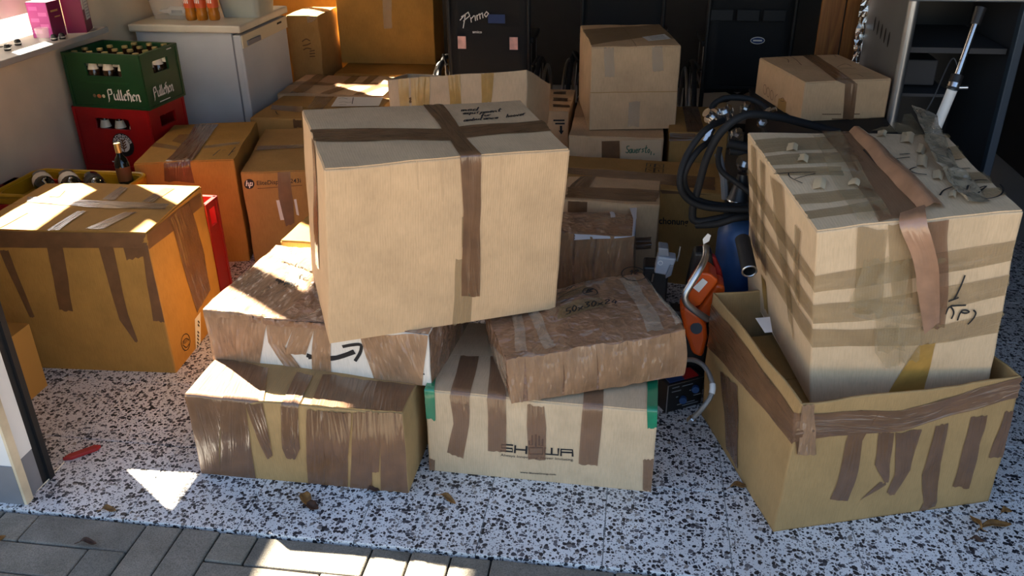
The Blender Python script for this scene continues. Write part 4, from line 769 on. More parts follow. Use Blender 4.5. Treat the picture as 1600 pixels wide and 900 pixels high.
BL = {'P': ([[(0, 0), (0, 1), (.12, 1.1)], [(.05, 1.02), (.42, 1.05), (.45, .6), (.08, .5)], [(-.1, -.25), (.0, .05)]], .62), 'ü': ([[(.02, .62), (.02, .1), (.15, .0), (.36, .1)], [(.36, .62), (.36, .1), (.46, 0)], [(.08, .85), (.1, .88)], [(.3, .85), (.32, .88)]], .55), 'l': ([[(.05, 1.05), (.05, .08), (.18, 0)]], .27),
      'e': ([[(.05, .1), (.05, .52), (.2, .64), (.34, .5), (.08, .3)], [(.05, .1), (.18, 0), (.34, .1)]], .45), 'k': ([[(.05, 1.0), (.05, 0)], [(.05, .95), (.2, 1.08), (.3, 1.0)], [(.05, .55), (.25, .66), (.36, .5), (.36, -.1), (.24, -.22)], [(-.02, .72), (.3, .76)]], .5), 'n': ([[(.04, .62), (.04, 0)], [(.06, .52), (.22, .66), (.36, .52), (.36, .05), (.46, -.05)]], .55)}
def blackletter(pl, txt, x, z, wdt, h, mat, tilt=0):
    W = sum(BL[c][1] for c in txt); k = wdt / W; L = []; cx = 0
    for c in txt:
        for ln in BL[c][0]: L.append([(x + (cx + a) * k, z + b * h + tilt * (cx + a) * k) for a, b in ln])
        cx += BL[c][1]
    return pl.strokes(L, 0, mat, nib=(.0032, .0032, 0))
gf = Plane(grc, (0, 0, 0), (1, 0, 0), (0, 0, 1), (0, -1, 0)); gs = Plane(grc, (CW, 0, 0), (0, 1, 0), (0, 0, 1), (1, 0, 0))
blackletter(gf, 'Pülleken', .20, .042, .165, .044, MAT['print_w']); blackletter(gs, 'Pülleken', .05, .045, .15, .044, MAT['print_w'])
gs.strokes([[(.08, .02), (.16, .02)], [(.2, .232), (.235, .232)]], .004, MAT['print_w'])
gf.strokes([[(.10, .115), (.31, .115)], [(.07, .12), (.32, .12)]], .0016, plain('green_ridge', (.02, .10, .03), .4), name='ridge')
gf.disc(.150, .055, .011, plain('copper_print', (.40, .14, .05), .5), sq=.8); gf.disc(.126, .056, .008, plain('dim_gold_print', (.22, .15, .08), .5)); gf.disc(.173, .056, .008, MAT['cream'])
rf = Plane(redc, (0, 0, 0), (1, 0, 0), (0, 0, 1), (0, -1, 0)); ex, ez = .232, .115
rf.disc(ex, ez, .062, MAT['red_p'], .0042); rf.disc(ex, ez, .056, MAT['black'], .0046, name='emblem_ring'); rf.disc(ex, ez, .034, MAT['print_w'], .0050)
rf.text('ERDINGER', 0, 0, 0, .015, MAT['print_w'], arc=(ex, ez, .037, math.radians(172), math.radians(8)))
rf.strokes([[(ex, ez - .03), (ex, ez + .028)]] + [[(ex, ez - .02 + i * .012), (ex + s_ * .015, ez - .008 + i * .012)] for i in range(4) for s_ in (-1, 1)], .006, MAT['ink_br'], name='wheat_ear')
rf.strokes([[(.155, .03), (.215, .03)]], .006, MAT['print_w'], name='small_print')
# two red crates behind the bounce-tinted box with a yellow tray of wine bottles on them
rc1 = beer_crate('plastic_crate', 'bright red plastic crate at the left edge behind the sunlit box', (-2.58, 2.80, 0), .40, .30, .375, MAT['red_p'], 0, (.33, .40), False)
rc2 = beer_crate('plastic_crate', 'dark red plastic crate squeezed between the sunlit box and the bounce-tinted box', (-1.95, 2.82, 0), .362, .10, .43, MAT['red_d'], 0, (.33, .40), False)
ty = thing('plastic_tray', 'yellow plastic tray with rounded rim behind the sunlit box', 'tray', (-2.2, 2.96, .376))
def rrect(x0, x1, y0, y1, r, n=5):
    out = []
    for cx, cy_, a in ((x1 - r, y1 - r, 0), (x0 + r, y1 - r, 90), (x0 + r, y0 + r, 180), (x1 - r, y0 + r, 270)):
        out += [(cx + r * math.cos(math.radians(a + 90 * i / n)), cy_ + r * math.sin(math.radians(a + 90 * i / n))) for i in range(n + 1)]
    return out
o1 = rrect(-2.47, -1.97, 2.81, 3.12, .05); o2 = rrect(-2.45, -1.99, 2.83, 3.10, .04); k = len(o1); z0, z1 = .376, .432
vs = [(x, y, z0) for x, y in o1] + [(x, y, z1) for x, y in o1] + [(x, y, z1) for x, y in o2] + [(x, y, z0 + .006) for x, y in o2]
fs = [(a * k + i, a * k + (i + 1) % k, (a + 1) * k + (i + 1) % k, (a + 1) * k + i) for a in range(3) for i in range(k)] + [tuple(range(3 * k, 4 * k)), tuple(range(k - 1, -1, -1))]
obj('tray_body', vs, fs, MAT['yellow_p'], ty)
rim = [V((x, y, z1)) for x, y in rrect(-2.465, -1.975, 2.815, 3.115, .048)]; MB().tube(rim + [rim[0]], .010, 8, False).build('rim', MAT['yellow_p'], ty, smooth=True)
def wine(label, a, b, mat, labmat, cap=None, k=1):
    a = V(a); b = V(b); ax = (b - a).normalized(); L = (b - a).length; M = ax.to_track_quat('Z', 'Y').to_matrix(); t = thing('wine_bottle', label, 'bottle', a)
    MB().lathe([(0, 0), (.036 * k, 0), (.0385 * k, .01), (.0385 * k, L * .58), (.030 * k, L * .68), (.015 * k, L * .76), (.0145 * k, L * .97), (.0, L * .97)], a, 16, M).build('glass_body', mat, t, smooth=True)
    MB().lathe([(.0388 * k, L * .2), (.0388 * k, L * .5)], a, 16, M).build('label', labmat, t, smooth=True); MB().lathe([(.0158 * k, L * .80), (.0162 * k, L), (0, L * 1.005)], a, 14, M).build('capsule', cap or labmat, t, smooth=True)
    return t
wine('dark wine bottle with white label lying leftmost in the yellow tray', (-2.41, 3.04, .424), (-2.25, 2.86, .44), MAT['glass_k'], MAT['paper']); wine('dark bottle with white neck band lying in the middle of the yellow tray', (-2.30, 3.05, .428), (-2.14, 2.87, .44), MAT['glass_k'], MAT['paper'])
wine('dark bottle with black capsule lying at the right of the yellow tray', (-2.19, 3.05, .424), (-2.04, 2.88, .44), MAT['glass_k'], MAT['black']); wine('slim bottle with gold neck standing upright at the far corner of the tray', (-2.045, 3.06, .384), (-2.06, 3.075, .575), MAT['glass_k'], MAT['ink_br'], MAT['cap'], .75)
# fridge with cream top, door facing right
fr = thing('fridge', 'small white undercounter fridge with cream worktop beside the crates', 'fridge', (-2.27, 4.45, 0))
MB().box(-2.545, -2.03, 4.16, 4.73, .03, .81).build('cabinet', MAT['fridge'], fr, bevel=.004)
MB().box(-2.563, -1.968, 4.13, 4.768, .812, .85).build('worktop', MAT['fridge_t'], fr, bevel=.008)
dr = MB().box(-2.022, -1.978, 4.15, 4.745, .05, .80).build('door', MAT['fridge'], fr, bevel=.008)
MB().box(-1.978, -1.971, 4.152, 4.743, .735, .80).build('handle_strip', MAT['cream'], dr, bevel=.003); MB().box(-1.972, -1.964, 4.2, 4.36, .74, .765).build('grip', MAT['grey_p'], dr, bevel=.002); MB().box(-1.9705, -1.969, 4.6, 4.66, .775, .785).build('badge', MAT['ink'], dr)
MB().box(-2.032, -2.022, 4.16, 4.735, .05, .80).build('door_seal', MAT['grey_p'], fr)
for x in (-2.5, -2.08):
    for y in (4.2, 4.68): MB().lathe([(.02, 0), (.02, .03)], (x, y, 0)).build('foot', MAT['black'], fr)
def tub(name, label, cx, cy_, w, d, h, mat, z=.851):
    t = thing(name, label, 'tub', (cx, cy_, z)); vs = []; k = 24
    for (s_, zz) in ((.82, 0), (1, h), (1.06, h), (1.06, h - .01), (.97, h - .004), (.80, .004)):
        vs += [(cx + x * s_, cy_ + y * s_, z + zz) for x, y in rrect(-w / 2, w / 2, -d / 2, d / 2, .03)]
    k = len(vs) // 6; fs = [(a * k + i, a * k + (i + 1) % k, (a + 1) * k + (i + 1) % k, (a + 1) * k + i) for a in range(5) for i in range(k)] + [tuple(range(k - 1, -1, -1)), tuple(range(5 * k, 6 * k))]
    o = obj('tub_wall', vs, fs, mat, t); soft(o); return t
tub('plastic_tub', 'clear plastic tub holding a white bottle on the fridge', -2.41, 4.34, .22, .17, .13, MAT['clear_p']); tub('plastic_tub', 'large frosted greenish tub at the right on the fridge', -2.06, 4.46, .24, .26, .17, MAT['frost'])
t = thing('squeeze_bottle', 'white squeeze bottle with nozzle lying in the clear tub', 'bottle', (-2.41, 4.33, .86)); M = Matrix.Rotation(-math.pi / 2, 3, 'Y')
MB().lathe([(0, -.07), (.022, -.068), (.024, .03), (.012, .045)], (-2.395, 4.33, .884), 14, M).build('bottle_body', MAT['white'], t, smooth=True); MB().lathe([(.011, .045), (.010, .06), (.003, .095), (0, .096)], (-2.395, 4.33, .884), 12, M).build('nozzle', MAT['white'], t, smooth=True); MB().box(-2.41, -2.35, 4.3055, 4.307, .876, .892).build('label', MAT['grey_p'], t)
for i, (x, y) in enumerate(((-2.285, 4.27), (-2.228, 4.275), (-2.167, 4.285))):
    t = thing('soda_bottle', ('leftmost', 'middle', 'rightmost')[i] + ' of the three orange soda bottles on the fridge', 'bottle', (x, y, .851), 'orange soda bottles')
    MB().lathe([(0, 0), (.024, 0), (.028, .008), (.028, .035), (.025, .05), (.028, .065), (.028, .12), (.024, .15), (.012, .19), (.011, .22)], (x, y, .851), 16).build('bottle_body', MAT['soda'], t, smooth=True)
    MB().lathe([(.0285, .062), (.0285, .115)], (x, y, .851), 16).build('label', MAT['soda_l'], t, smooth=True); MB().lathe([(.0135, .215), (.0135, .235), (0, .236)], (x, y, .851), 12).build('cap', MAT['orange_p'], t, smooth=True)
    mb = MB()
    for q in range(4):
        for (a0, a1) in ((-2.5 + q * .34, -2.32 + q * .34),): mb.add([(x + .0288 * math.cos(a), y + .0288 * math.sin(a), .851 + zz) for a in (a0, a1) for zz in (.085, .106)], [(0, 2, 3, 1)])
    mb.build('label_print', MAT['print_w'], t)
# window sill things
def carton_small(label, x, y, w, d, h, yaw):
    t = thing('carton', label, 'carton', (x, y, .877)); M = Matrix.Translation((x, y, .877)) @ Matrix.Rotation(yaw, 4, 'Z')
    MB().box(-w / 2, w / 2, -d / 2, d / 2, 0, h, M).build('carton_body', MAT['purple_d'], t)
    f = MB(); f.box(-w / 2 - .0008, -w / 2 + .001, -d / 2 + .003, d / 2 - .003, .003, h - .003, M).box(-w / 2 + .003, w / 2 - .003, -d / 2 - .0008, -d / 2 + .001, .003, h - .003, M); return t, M, w, d, h
t, M, w_, d_, h_ = carton_small('magenta carton with ribbed front standing on the window sill', -2.655, 3.655, .10, .095, .155, .0)
m = MB(); m.box(-w_ / 2 + .002, w_ / 2 - .002, -d_ / 2 - .0012, -d_ / 2, .002, h_ - .002, M); m.build('front_print', MAT['purple'], t)
m = MB()
for i in range(5): m.box(-w_ / 2 + .01 + (i % 2) * .04, -w_ / 2 + .05 + (i % 2) * .04, -d_ / 2 - .002, -d_ / 2 - .001, .02 + i * .025, .036 + i * .025, M)
m.build('text_panel', MAT['purple_l'], t); m = MB().box(w_ / 2, w_ / 2 + .001, -.03, .02, .11, .118, M).box(w_ / 2, w_ / 2 + .001, -.01, .03, .085, .09, M); m.build('gold_lettering', MAT['cap'], t)
t, M, w_, d_, h_ = carton_small('plum carton with a pale text panel at the far end of the window sill', -2.60, 3.80, .085, .12, .165, .35)
MB().box(w_ / 2, w_ / 2 + .001, -.02, .05, .05, .155, M).build('text_panel', MAT['paper'], t); MB().box(w_ / 2, w_ / 2 + .001, -.055, -.03, .10, .15, M).build('text_panel', MAT['print_w'], t)
m = MB()
for i in range(7): m.box(w_ / 2 + .001, w_ / 2 + .0016, -.012, .042, .06 + i * .013, .0625 + i * .013, M)
m.build('small_print', MAT['grey_p'], t)
t = thing('drinking_glass', 'small clear glass on the window sill beside the magenta carton', 'glass', (-2.60, 3.53, .877)); MB().lathe([(0, 0), (.024, 0), (.028, .06), (.0265, .06), (.0225, .004), (0, .004)], (-2.60, 3.53, .877), 18).build('glass_wall', MAT['glass'], t, smooth=True)
for i, (x, y, lb) in enumerate(((-2.575, 3.565, 'short dark stopper beside the small glass'), (-2.56, 3.60, 'dark stopper nearest the magenta carton'), (-2.67, 3.45, 'dark round knob on the sill left of the glass'), (-2.64, 3.34, 'dark cap with white ring at the near end of the sill'))):
    t = thing('bottle_stopper', lb, 'stopper', (x, y, .877)); MB().lathe([(0, 0), (.013, 0), (.015, .008), (.013, .02), (.008, .026), (0, .027)], (x, y, .877), 14).build('stopper_body', MAT['black'], t, smooth=True); MB().lathe([(.0155, .008), (.0155, .012)], (x, y, .877), 14).build('ring', MAT['alu'], t)
MB().tube(spline([(-2.75, 3.3, .882), (-2.70, 3.36, .885), (-2.68, 3.42, .882), (-2.72, 3.44, .882)], 6), .003, 6).build('cable', MAT['black'], None, True, origin=(-2.7, 3.36, .877)); tag(col.objects['cable'], 'thin black cable lying on the window sill', 'cable')
# ------------------------------------------------------------------ wheelchairs
def wheelchair(label, loc, yaw, extra=None):
    t = thing('wheelchair', label, 'wheelchair', (0, 0, 0), 'folded-back wheelchairs along the back')
    K, ST, RB, FB = MAT['black'], MAT['alu'], MAT['rubber'], MAT['fabric_k']
    W = .205
    # seen from behind: the back sling faces the door
    vs = []; fs = []; nu, nv = 8, 10
    for i in range(nu + 1):
        for j in range(nv + 1):
            u = i / nu; v = j / nv; vs.append((-W + 2 * W * u, -.012 + .03 * math.sin(math.pi * u) + .004 * math.sin(9 * v + 3 * u), .46 + .50 * v))
    for i in range(nu):
        for j in range(nv): q = i * (nv + 1) + j; fs.append((q, q + nv + 1, q + nv + 2, q + 1))
    o = obj('back_sling', vs, fs, FB, t, True); mo = o.modifiers.new('cloth', 'SOLIDIFY'); mo.thickness = .012
    MB().box(-W + .02, W - .02, .0, .40, .47, .50).build('seat', FB, t, bevel=.01)
    for s in (-1, 1):
        x = s * (W + .008)
        MB().tube(spline([(x, .02, .30), (x, .0, .5), (x, -.012, .95), (x, -.03, .99), (x, -.09, .995)], 5), .0115).build('back_tube', K, t, smooth=True)
        MB().tube([(x, -.05, .996), (x, -.15, .99)], [.018, .016]).build('push_grip', RB, t, smooth=True)
        MB().tube(spline([(x, .02, .48), (x, .30, .48), (x, .42, .44), (x, .46, .25), (x, .52, .14)], 5), .011).build('side_frame', ST, t, smooth=True)
        MB().tube([(x, .0, .30), (x, .42, .30)], .011).build('lower_frame', K, t, smooth=True)
        MB().box(x - .022, x + .022, .03, .33, .69, .72).build('armrest', K, t, bevel=.008); MB().tube([(x, .07, .48), (x, .07, .69)], .009).build('armrest_post', ST, t, smooth=True); MB().tube([(x, .29, .48), (x, .29, .69)], .009).build('armrest_post', ST, t, smooth=True)
        MB().box(x - .004, x + .004, .06, .32, .5, .68).build('side_panel', K, t)
        xw = s * (W + .06); wh = MB(); ring = [V((xw, .09 + .295 * math.cos(a), .30 + .295 * math.sin(a))) for a in [i * 2 * math.pi / 36 for i in range(37)]]
        tyre = wh.tube(ring, .013, 8, False).build('rear_wheel', RB, t, smooth=True)
        rg = [V((xw + s * .035, .09 + .26 * math.cos(a), .30 + .26 * math.sin(a))) for a in [i * 2 * math.pi / 32 for i in range(33)]]; MB().tube(rg, .009, 8, False).build('hand_rim', ST, tyre, smooth=True)
        sp = MB()
        for i in range(12): a = i * math.pi / 6; sp.tube([(xw, .09, .30), (xw, .09 + .285 * math.cos(a), .30 + .285 * math.sin(a))], .0022, 5)
        sp.build('spokes', ST, tyre); MB().tube([(xw - .03, .09, .30), (xw + .03, .09, .30)], .024, 14).build('hub', K, tyre, smooth=True)
        cw = MB(); r2 = [V((x, .47 + .075 * math.cos(a), .09 + .075 * math.sin(a))) for a in [i * 2 * math.pi / 20 for i in range(21)]]; cw.tube(r2, .014, 8, False).tube([(x - .02, .47, .09), (x + .02, .47, .09)], .02, 10)
        for i in range(3): a = i * math.pi / 3; cw.tube([(x, .47 - .07 * math.cos(a), .09 - .07 * math.sin(a)), (x, .47 + .07 * math.cos(a), .09 + .07 * math.sin(a))], .006, 6)
        cw.build('caster', K, t, smooth=True)
        MB().box(x - s * .14 - .06, x - s * .14 + .06, .48, .60, .11, .125).build('footplate', K, t)
        MB().tube([(x + s * .02, -.02, .58), (x + s * .05, .04, .62)], .008).build('brake_lever', K, t)
    MB().tube([(-W, .1, .32), (W, .3, .47)], .009).tube([(W, .1, .32), (-W, .3, .47)], .009).build('cross_brace', K, t)
    if extra: extra(t)
    t.location = loc; t.rotation_euler.z = yaw
    return t
def back_plane(t): return Plane(t, (0, -.017, 0), (1, 0, 0), (0, 0, 1), (0, -1, 0))
def primo(t):
    p = back_plane(t); p.n = V((0, -.5, 0))
    for x in (-.145, .135):
        MB().box(x - .022, x + .022, -.021, -.016, .665, .73).build('reflector_patch', MAT['pink'], t)
    sc = lambda pts: [(-.15 + a * .15, .775 + b * .07 + a * .055) for a, b in pts]
    L = [[(.0, .55), (.2, .85), (.1, -.1)], [(.05, .75), (.3, .9), (.35, .6), (.12, .4)], [(.38, .45), (.40, .1)], [(.40, .35), (.5, .5)], [(.54, .45), (.55, .1)], [(.6, .45), (.62, .1)], [(.62, .4), (.7, .48), (.72, .1)], [(.72, .4), (.8, .48), (.82, .1)], [(.95, .45), (.87, .28), (.93, .08), (1.02, .25), (.95, .45)]]
    p.strokes([sc(l) for l in L], .005, MAT['print_w'], name='lettering'); p.text('amico', -.085, .748, .05, .013, MAT['print_w'])
    MB().box(.0, .09, -.02, -.016, .80, .845).build('sticker', MAT['navy'], t)
def oval(t):
    p = back_plane(t)
    p.disc(.04, .735, .036, MAT['print_w'], .004, sq=.5, name='oval_badge'); p.disc(.04, .735, .033, MAT['navy'], .005, sq=.44, name='oval_badge')
    p.strokes([[(.02 + i * .006, .735), (.0235 + i * .006, .735)] for i in range(7)], .008, MAT['print_w'], name='lettering')
    for x in (-.15, -.02, .11): MB().box(x - .055, x + .055, -.022, -.014, .83, .885).build('strap_panel', plain('charcoal_nylon', (.02, .02, .022), .7), t, bevel=.003)
wheelchair('black wheelchair with white script lettering and two pink reflectors on its back', (-.80, 4.62, 0), .0, primo)
wheelchair('plain black wheelchair behind the tall beige box', (-.10, 4.75, 0), -.05)
wheelchair('black wheelchair with an oval blue badge on its back', (.55, 4.62, 0), .03, oval)

# ------------------------------------------------------------------ stove, plank, pole
st = thing('stove', 'grey steel stove casing with slotted side and dark open front', 'stove', (1.16, 3.7, 0)); G_ = MAT['steel_d']
SD = plain('shade_dark_steel', (.05, .05, .055), .6); LP = plain('brushed_grey_sheet', (.42, .43, .44), .38, .85, bump=.1, bscale=14, var=.2)  # first steel is darkened to stand for shade inside the stove
sl = MB().box(.955, .965, 3.42, 3.98, 0, 1.11).build('side_panel', LP, st)
for i in range(5):
    vs = [(.9535, 3.83 - i * .062 + .012 * math.cos(a), .955 - i * .004 + .03 * math.sin(a)) for a in [k * math.pi / 8 for k in range(16)]]; obj('vent_slot', vs, [tuple(range(16))], MAT['black'], sl)
MB().tube([(.972, 3.412, 0), (.972, 3.412, 1.11)], .02, 12).build('corner_post', LP, st, smooth=True); MB().box(1.345, 1.375, 3.40, 3.44, 0, 1.11).build('front_post', plain('blue_reflection_tint', (.05, .075, .11), .4, .2), st, bevel=.004)  # front post carries a bluish reflection in its colour
MB().box(1.365, 1.375, 3.44, 3.98, 0, 1.11).build('side_panel', SD, st); MB().box(.965, 1.365, 3.96, 3.98, 0, 1.11).build('back_panel', MAT['black'], st); MB().box(.945, 1.40, 3.385, 4.0, 1.11, 1.135).build('top_plate', LP, st, bevel=.006)
MB().box(.99, 1.345, 3.46, 3.95, .915, .935).build('shelf', SD, st); MB().box(.99, 1.2, 3.50, 3.95, .74, .752).build('shelf', SD, st); MB().box(1.0, 1.16, 3.6, 3.9, .76, .86).build('firebox', SD, st, bevel=.005)
mb = MB(); rs = random.Random(5)
for i in range(26):
    for j in range(3):
        x = .925 + j * .013; mb.add([(x + rs.uniform(-.006, .006), 3.995 + rs.uniform(-.008, .008), .5 + (i + a) * .024) for a in (0, 1)] + [(x + .013 + rs.uniform(-.006, .006), 3.99 + rs.uniform(-.008, .008), .5 + (i + a) * .024) for a in (1, 0)], [(0, 1, 2, 3)])
mb.build('insulation_foil', MAT['foil'], st)
for i, (x, y) in enumerate(((.86, 4.22), (.965, 4.19))):
    t = MB().box(x - .05, x + .05, y, y + .025, 0, 1.5).build('wooden_plank', MAT['wood'], None, origin=(x, y, 0)); tag(t, ('lighter pine board standing left of the stove', 'darker knotty pine board right beside the stove foil')[i], 'plank')
t = thing('telescopic_pole', 'white and chrome telescopic pole leaning behind the tilted box', 'pole', (.90, 2.72, 0))
a, b, c, d = at(1440, 255, Y=2.80), at(1488, 140, Y=2.80), at(1498, 112, Y=2.82), at(1524, 38, Y=2.86); g = a + (a - b).normalized() * ((a.z) / max(.2, (b - a).normalized().z)); g.z = max(g.z, .0)
MB().tube([g, b], .0155, 14).build('lower_tube', MAT['white'], t, smooth=True); MB().tube([b, b.lerp(c, .8)], .019, 14).build('clamp_collar', MAT['black'], t, smooth=True); MB().tube([b.lerp(c, .1), b.lerp(c, .35)], .0198, 14).build('collar_ring', MAT['steel'], t, smooth=True)
MB().tube([b, d], .0095, 12).build('upper_tube', MAT['steel'], t, smooth=True); MB().tube([d, d + (d - b).normalized() * .05], [.014, .017]).build('knob', MAT['black'], t, smooth=True); MB().tube([b + V((.015, -.005, .008)), b + V((.04, -.01, .01))], .006).build('clamp_screw', MAT['steel'], t, smooth=True)
MB().tube(spline([c, c.lerp(d, .4) + V((-.035, 0, -.02)), b + V((-.05, 0, -.03)), b + V((-.075, 0, -.1))], 6), .0025, 6).build('cable', MAT['black'], t)
# black cabinet that carries the beige box
t = thing('pump_unit', 'black wheeled pump unit with metal fittings in the dark middle', 'machine', (.62, 3.2, 0))
MB().box(.48, .945, 2.98, 3.84, .06, .66).build('housing', MAT['black'], t, bevel=.02); MB().box(.47, .80, 2.74, 3.0, .10, .60).build('front_housing', MAT['black'], t, bevel=.02); MB().box(.48, .945, 2.98, 3.84, .661, .677).build('lid', MAT['rubber'], t)
for x in (.5, .92):
    for y in (3.05, 3.75): MB().tube([(x - .02, y, .035), (x + .02, y, .035)], .035, 14).build('wheel', MAT['rubber'], t, smooth=True)
def fitting(px, py, Y, ax, r, L, m='steel'):
    p = at(px, py, Y=Y); ax = V(ax).normalized(); MB().tube([p, p + ax * L * .4, p + ax * L * .4, p + ax * L * .65, p + ax * L * .65, p + ax * L], [r, r, r * 1.35, r * 1.35, r * .8, r * .8], 6 if r < .018 else 16).build('metal_fitting', MAT[m], t, smooth=r > .018)
for a in ((1122, 190, 2.85, (-.6, -.3, .5), .02, .06), (1135, 184, 2.85, (-.3, -.2, .7), .022, .05), (1146, 214, 2.8, (.3, -.5, .6), .015, .04), (1160, 180, 2.9, (.2, -.3, .8), .014, .05), (1188, 195, 2.85, (.1, -.6, .5), .012, .04), (1163, 262, 2.7, (.05, -.5, 1), .022, .045), (1112, 200, 2.85, (-.3, -.3, -.6), .014, .05), (1190, 178, 2.9, (.8, -.2, .4), .01, .05)): fitting(*a)
p = at(1160, 285, Y=2.7); MB().lathe([(.0, -.07), (.042, -.07), (.044, -.055), (.040, -.05), (.022, .01), (.018, .03)], p, 18).build('valve_cone', MAT['black'], t, smooth=True); MB().lathe([(.044, -.062), (.0455, -.058), (.044, -.054)], p, 18).build('valve_ring', MAT['steel'], t, smooth=True)
p0, p1 = at(1122, 240, Y=2.74), at(1133, 310, Y=2.74); MB().tube([p0, p0.lerp(p1, .5) + V((.006, -.01, 0)), p1], .012, 8).build('side_bar', MAT['grey_p'], t, smooth=True)
MB().tube([at(1137, 224, Y=2.75), at(1175, 232, Y=2.75)], .016, 10).tube([at(1140, 236, Y=2.75), at(1175, 240, Y=2.75)], .012, 10).build('pipe', MAT['rubber'], t, smooth=True)
def hose(label, pts, r=.012, m='rubber'):
    P = [at(x, y, Y=Y) for x, y, Y in pts]; o = MB().tube(spline(P, 8), r, 10).build('rubber_hose', MAT[m], None, True, origin=P[0]); return tag(o, label, 'hose', 'black hoses draped over the pump unit')
hose('thick black hose arching from the pump across to the tilted box', [(1310, 206, 2.8), (1262, 194, 2.75), (1215, 183, 2.68), (1165, 180, 2.62), (1128, 205, 2.6), (1105, 245, 2.6), (1092, 290, 2.6), (1082, 330, 2.6), (1090, 346, 2.6), (1140, 338, 2.6), (1178, 330, 2.62)], .0125)
hose('outer black hose making the widest loop on the left', [(1130, 188, 2.7), (1100, 205, 2.62), (1072, 245, 2.58), (1062, 285, 2.55), (1075, 312, 2.56), (1110, 325, 2.57), (1175, 328, 2.58)], .0100)
hose('inner black hose looping below the fittings', [(1118, 216, 2.7), (1090, 236, 2.6), (1069, 275, 2.57), (1080, 306, 2.59), (1120, 320, 2.61), (1178, 321, 2.63)], .0100)
hose('thin black hose looping high behind the fittings', [(1112, 190, 2.95), (1112, 168, 2.98), (1130, 154, 3.0), (1160, 153, 3.0), (1185, 160, 3.0), (1210, 180, 2.95)], .010)
hose('short black hose curling beside the valve cone', [(1125, 230, 2.72), (1122, 250, 2.7), (1128, 268, 2.68), (1150, 285, 2.66), (1178, 305, 2.64)], .009)
hose('black hose running flat just above the blue canister', [(1088, 352, 2.6), (1120, 350, 2.57), (1150, 341, 2.56), (1178, 338, 2.58)], .011)
# blue canister, black pipe, chainsaw, adapter, control box
t = thing('canister', 'blue plastic canister in the shadows below the hoses', 'canister', (.36, 2.62, 0)); c = at(1153, 347, Y=2.6)
MB().lathe([(0, 0), (.075, 0), (.08, .02), (.08, c.z - .06), (.06, c.z - .02), (.03, c.z)], (.365, 2.66, 0), 20).build('canister_body', MAT['blue_p'], t, smooth=True); MB().lathe([(.032, c.z - .005), (.032, c.z + .02), (0, c.z + .021)], (.365, 2.66, 0), 16).build('screw_cap', MAT['black'], t, smooth=True)
a, b = at(1164, 392, Y=2.32), at(1171, 424, Y=2.24); bx = b + (b - a).normalized() * .0
t = thing('black_pipe', 'open-ended black pipe poking out left of the tilted box', 'pipe', b)
M_ = (b - a).normalized(); MB().tube([a - M_ * .05, b], .0215, 18, False).tube([b, a], .018, 18, False).build('pipe_wall', MAT['rubber'], t, smooth=True)
rim = [b + (M_.orthogonal().normalized() * math.cos(k * math.pi / 12) + M_.cross(M_.orthogonal().normalized()) * math.sin(k * math.pi / 12)) * .0198 for k in range(25)]; MB().tube(rim, .0028, 6, False).build('pipe_rim', MAT['alu'], t, smooth=True)
# chainsaw standing on its nose
t = thing('chainsaw', 'orange chainsaw with silver handlebar between the wrapped box and open carton', 'chainsaw', (.22, 2.42, 0)); OR = MAT['orange_p']; Yc = 2.40
def cs(x, y, Y=Yc): return at(x, y, Y=Y)
def hull(name, mat, poly, Y, dep, bev=.008):
    vs = [at(x, y, Y=Y) for x, y in poly]; n_ = len(vs); vs2 = [v + V((0, dep, 0)) for v in vs]
    o = obj(name, vs + vs2, [tuple(range(n_)), tuple(range(2 * n_ - 1, n_ - 1, -1))] + [(i, i + n_, (i + 1) % n_ + n_, (i + 1) % n_) for i in range(n_)], mat, t); m = o.modifiers.new('b', 'BEVEL'); m.width = bev; m.segments = 3; m.limit_method = 'ANGLE'; return o
hull('engine_cover', OR, [(1097, 426), (1110, 428), (1121, 437), (1121, 442), (1094, 478), (1083, 480), (1075, 470), (1076, 458)], 2.36, .09, .014)
hull('clutch_cover', OR, [(1119, 444), (1131, 447), (1134, 456), (1110, 500), (1095, 505), (1088, 490)], 2.38, .08, .012); hull('tank', OR, [(1062, 486), (1072, 478), (1092, 492), (1104, 510), (1106, 530), (1098, 560), (1082, 555), (1070, 520)], 2.36, .09, .014)
hull('rear_handle', MAT['red_d'], [(1110, 400), (1118, 402), (1128, 425), (1132, 446), (1122, 446), (1116, 420)], 2.46, .03, .008); hull('hand_guard', MAT['red_d'], [(1090, 388), (1100, 386), (1098, 402), (1088, 400)], 2.5, .02, .004)
hull('label', MAT['paper'], [(1098, 435), (1106, 441), (1092, 457), (1083, 450)], 2.3545, .003, .0005)
MB().tube([at(1088, 513, Y=2.352), at(1088, 513, Y=2.37)], .018, 18).build('filler_cap', MAT['black'], t, smooth=True)
MB().tube(spline([cs(1103, 385, 2.42), cs(1102, 402, 2.38), cs(1094, 420, 2.34), cs(1080, 443, 2.32), cs(1070, 462, 2.31), cs(1074, 475, 2.31), cs(1088, 487, 2.32), cs(1106, 499, 2.34)], 8), .0105, 12).build('handlebar', MAT['alu'], t, smooth=True)
hull('tag', MAT['paper'], [(1098, 374), (1106, 365), (1111, 368), (1108, 377), (1099, 382)], 2.4, .003, .0005); hull('motor_block', MAT['black'], [(1085, 395), (1112, 395), (1120, 440), (1100, 520), (1075, 500), (1072, 450)], 2.45, .06, .01)
MB().box(.14, .27, 2.44, 2.5, 0, .3).build('guide_bar_case', MAT['black'], t, bevel=.01)
t = thing('power_adapter', 'grey plastic adapter with a round mark beside the chainsaw', 'adapter', (.12, 2.52, 0))
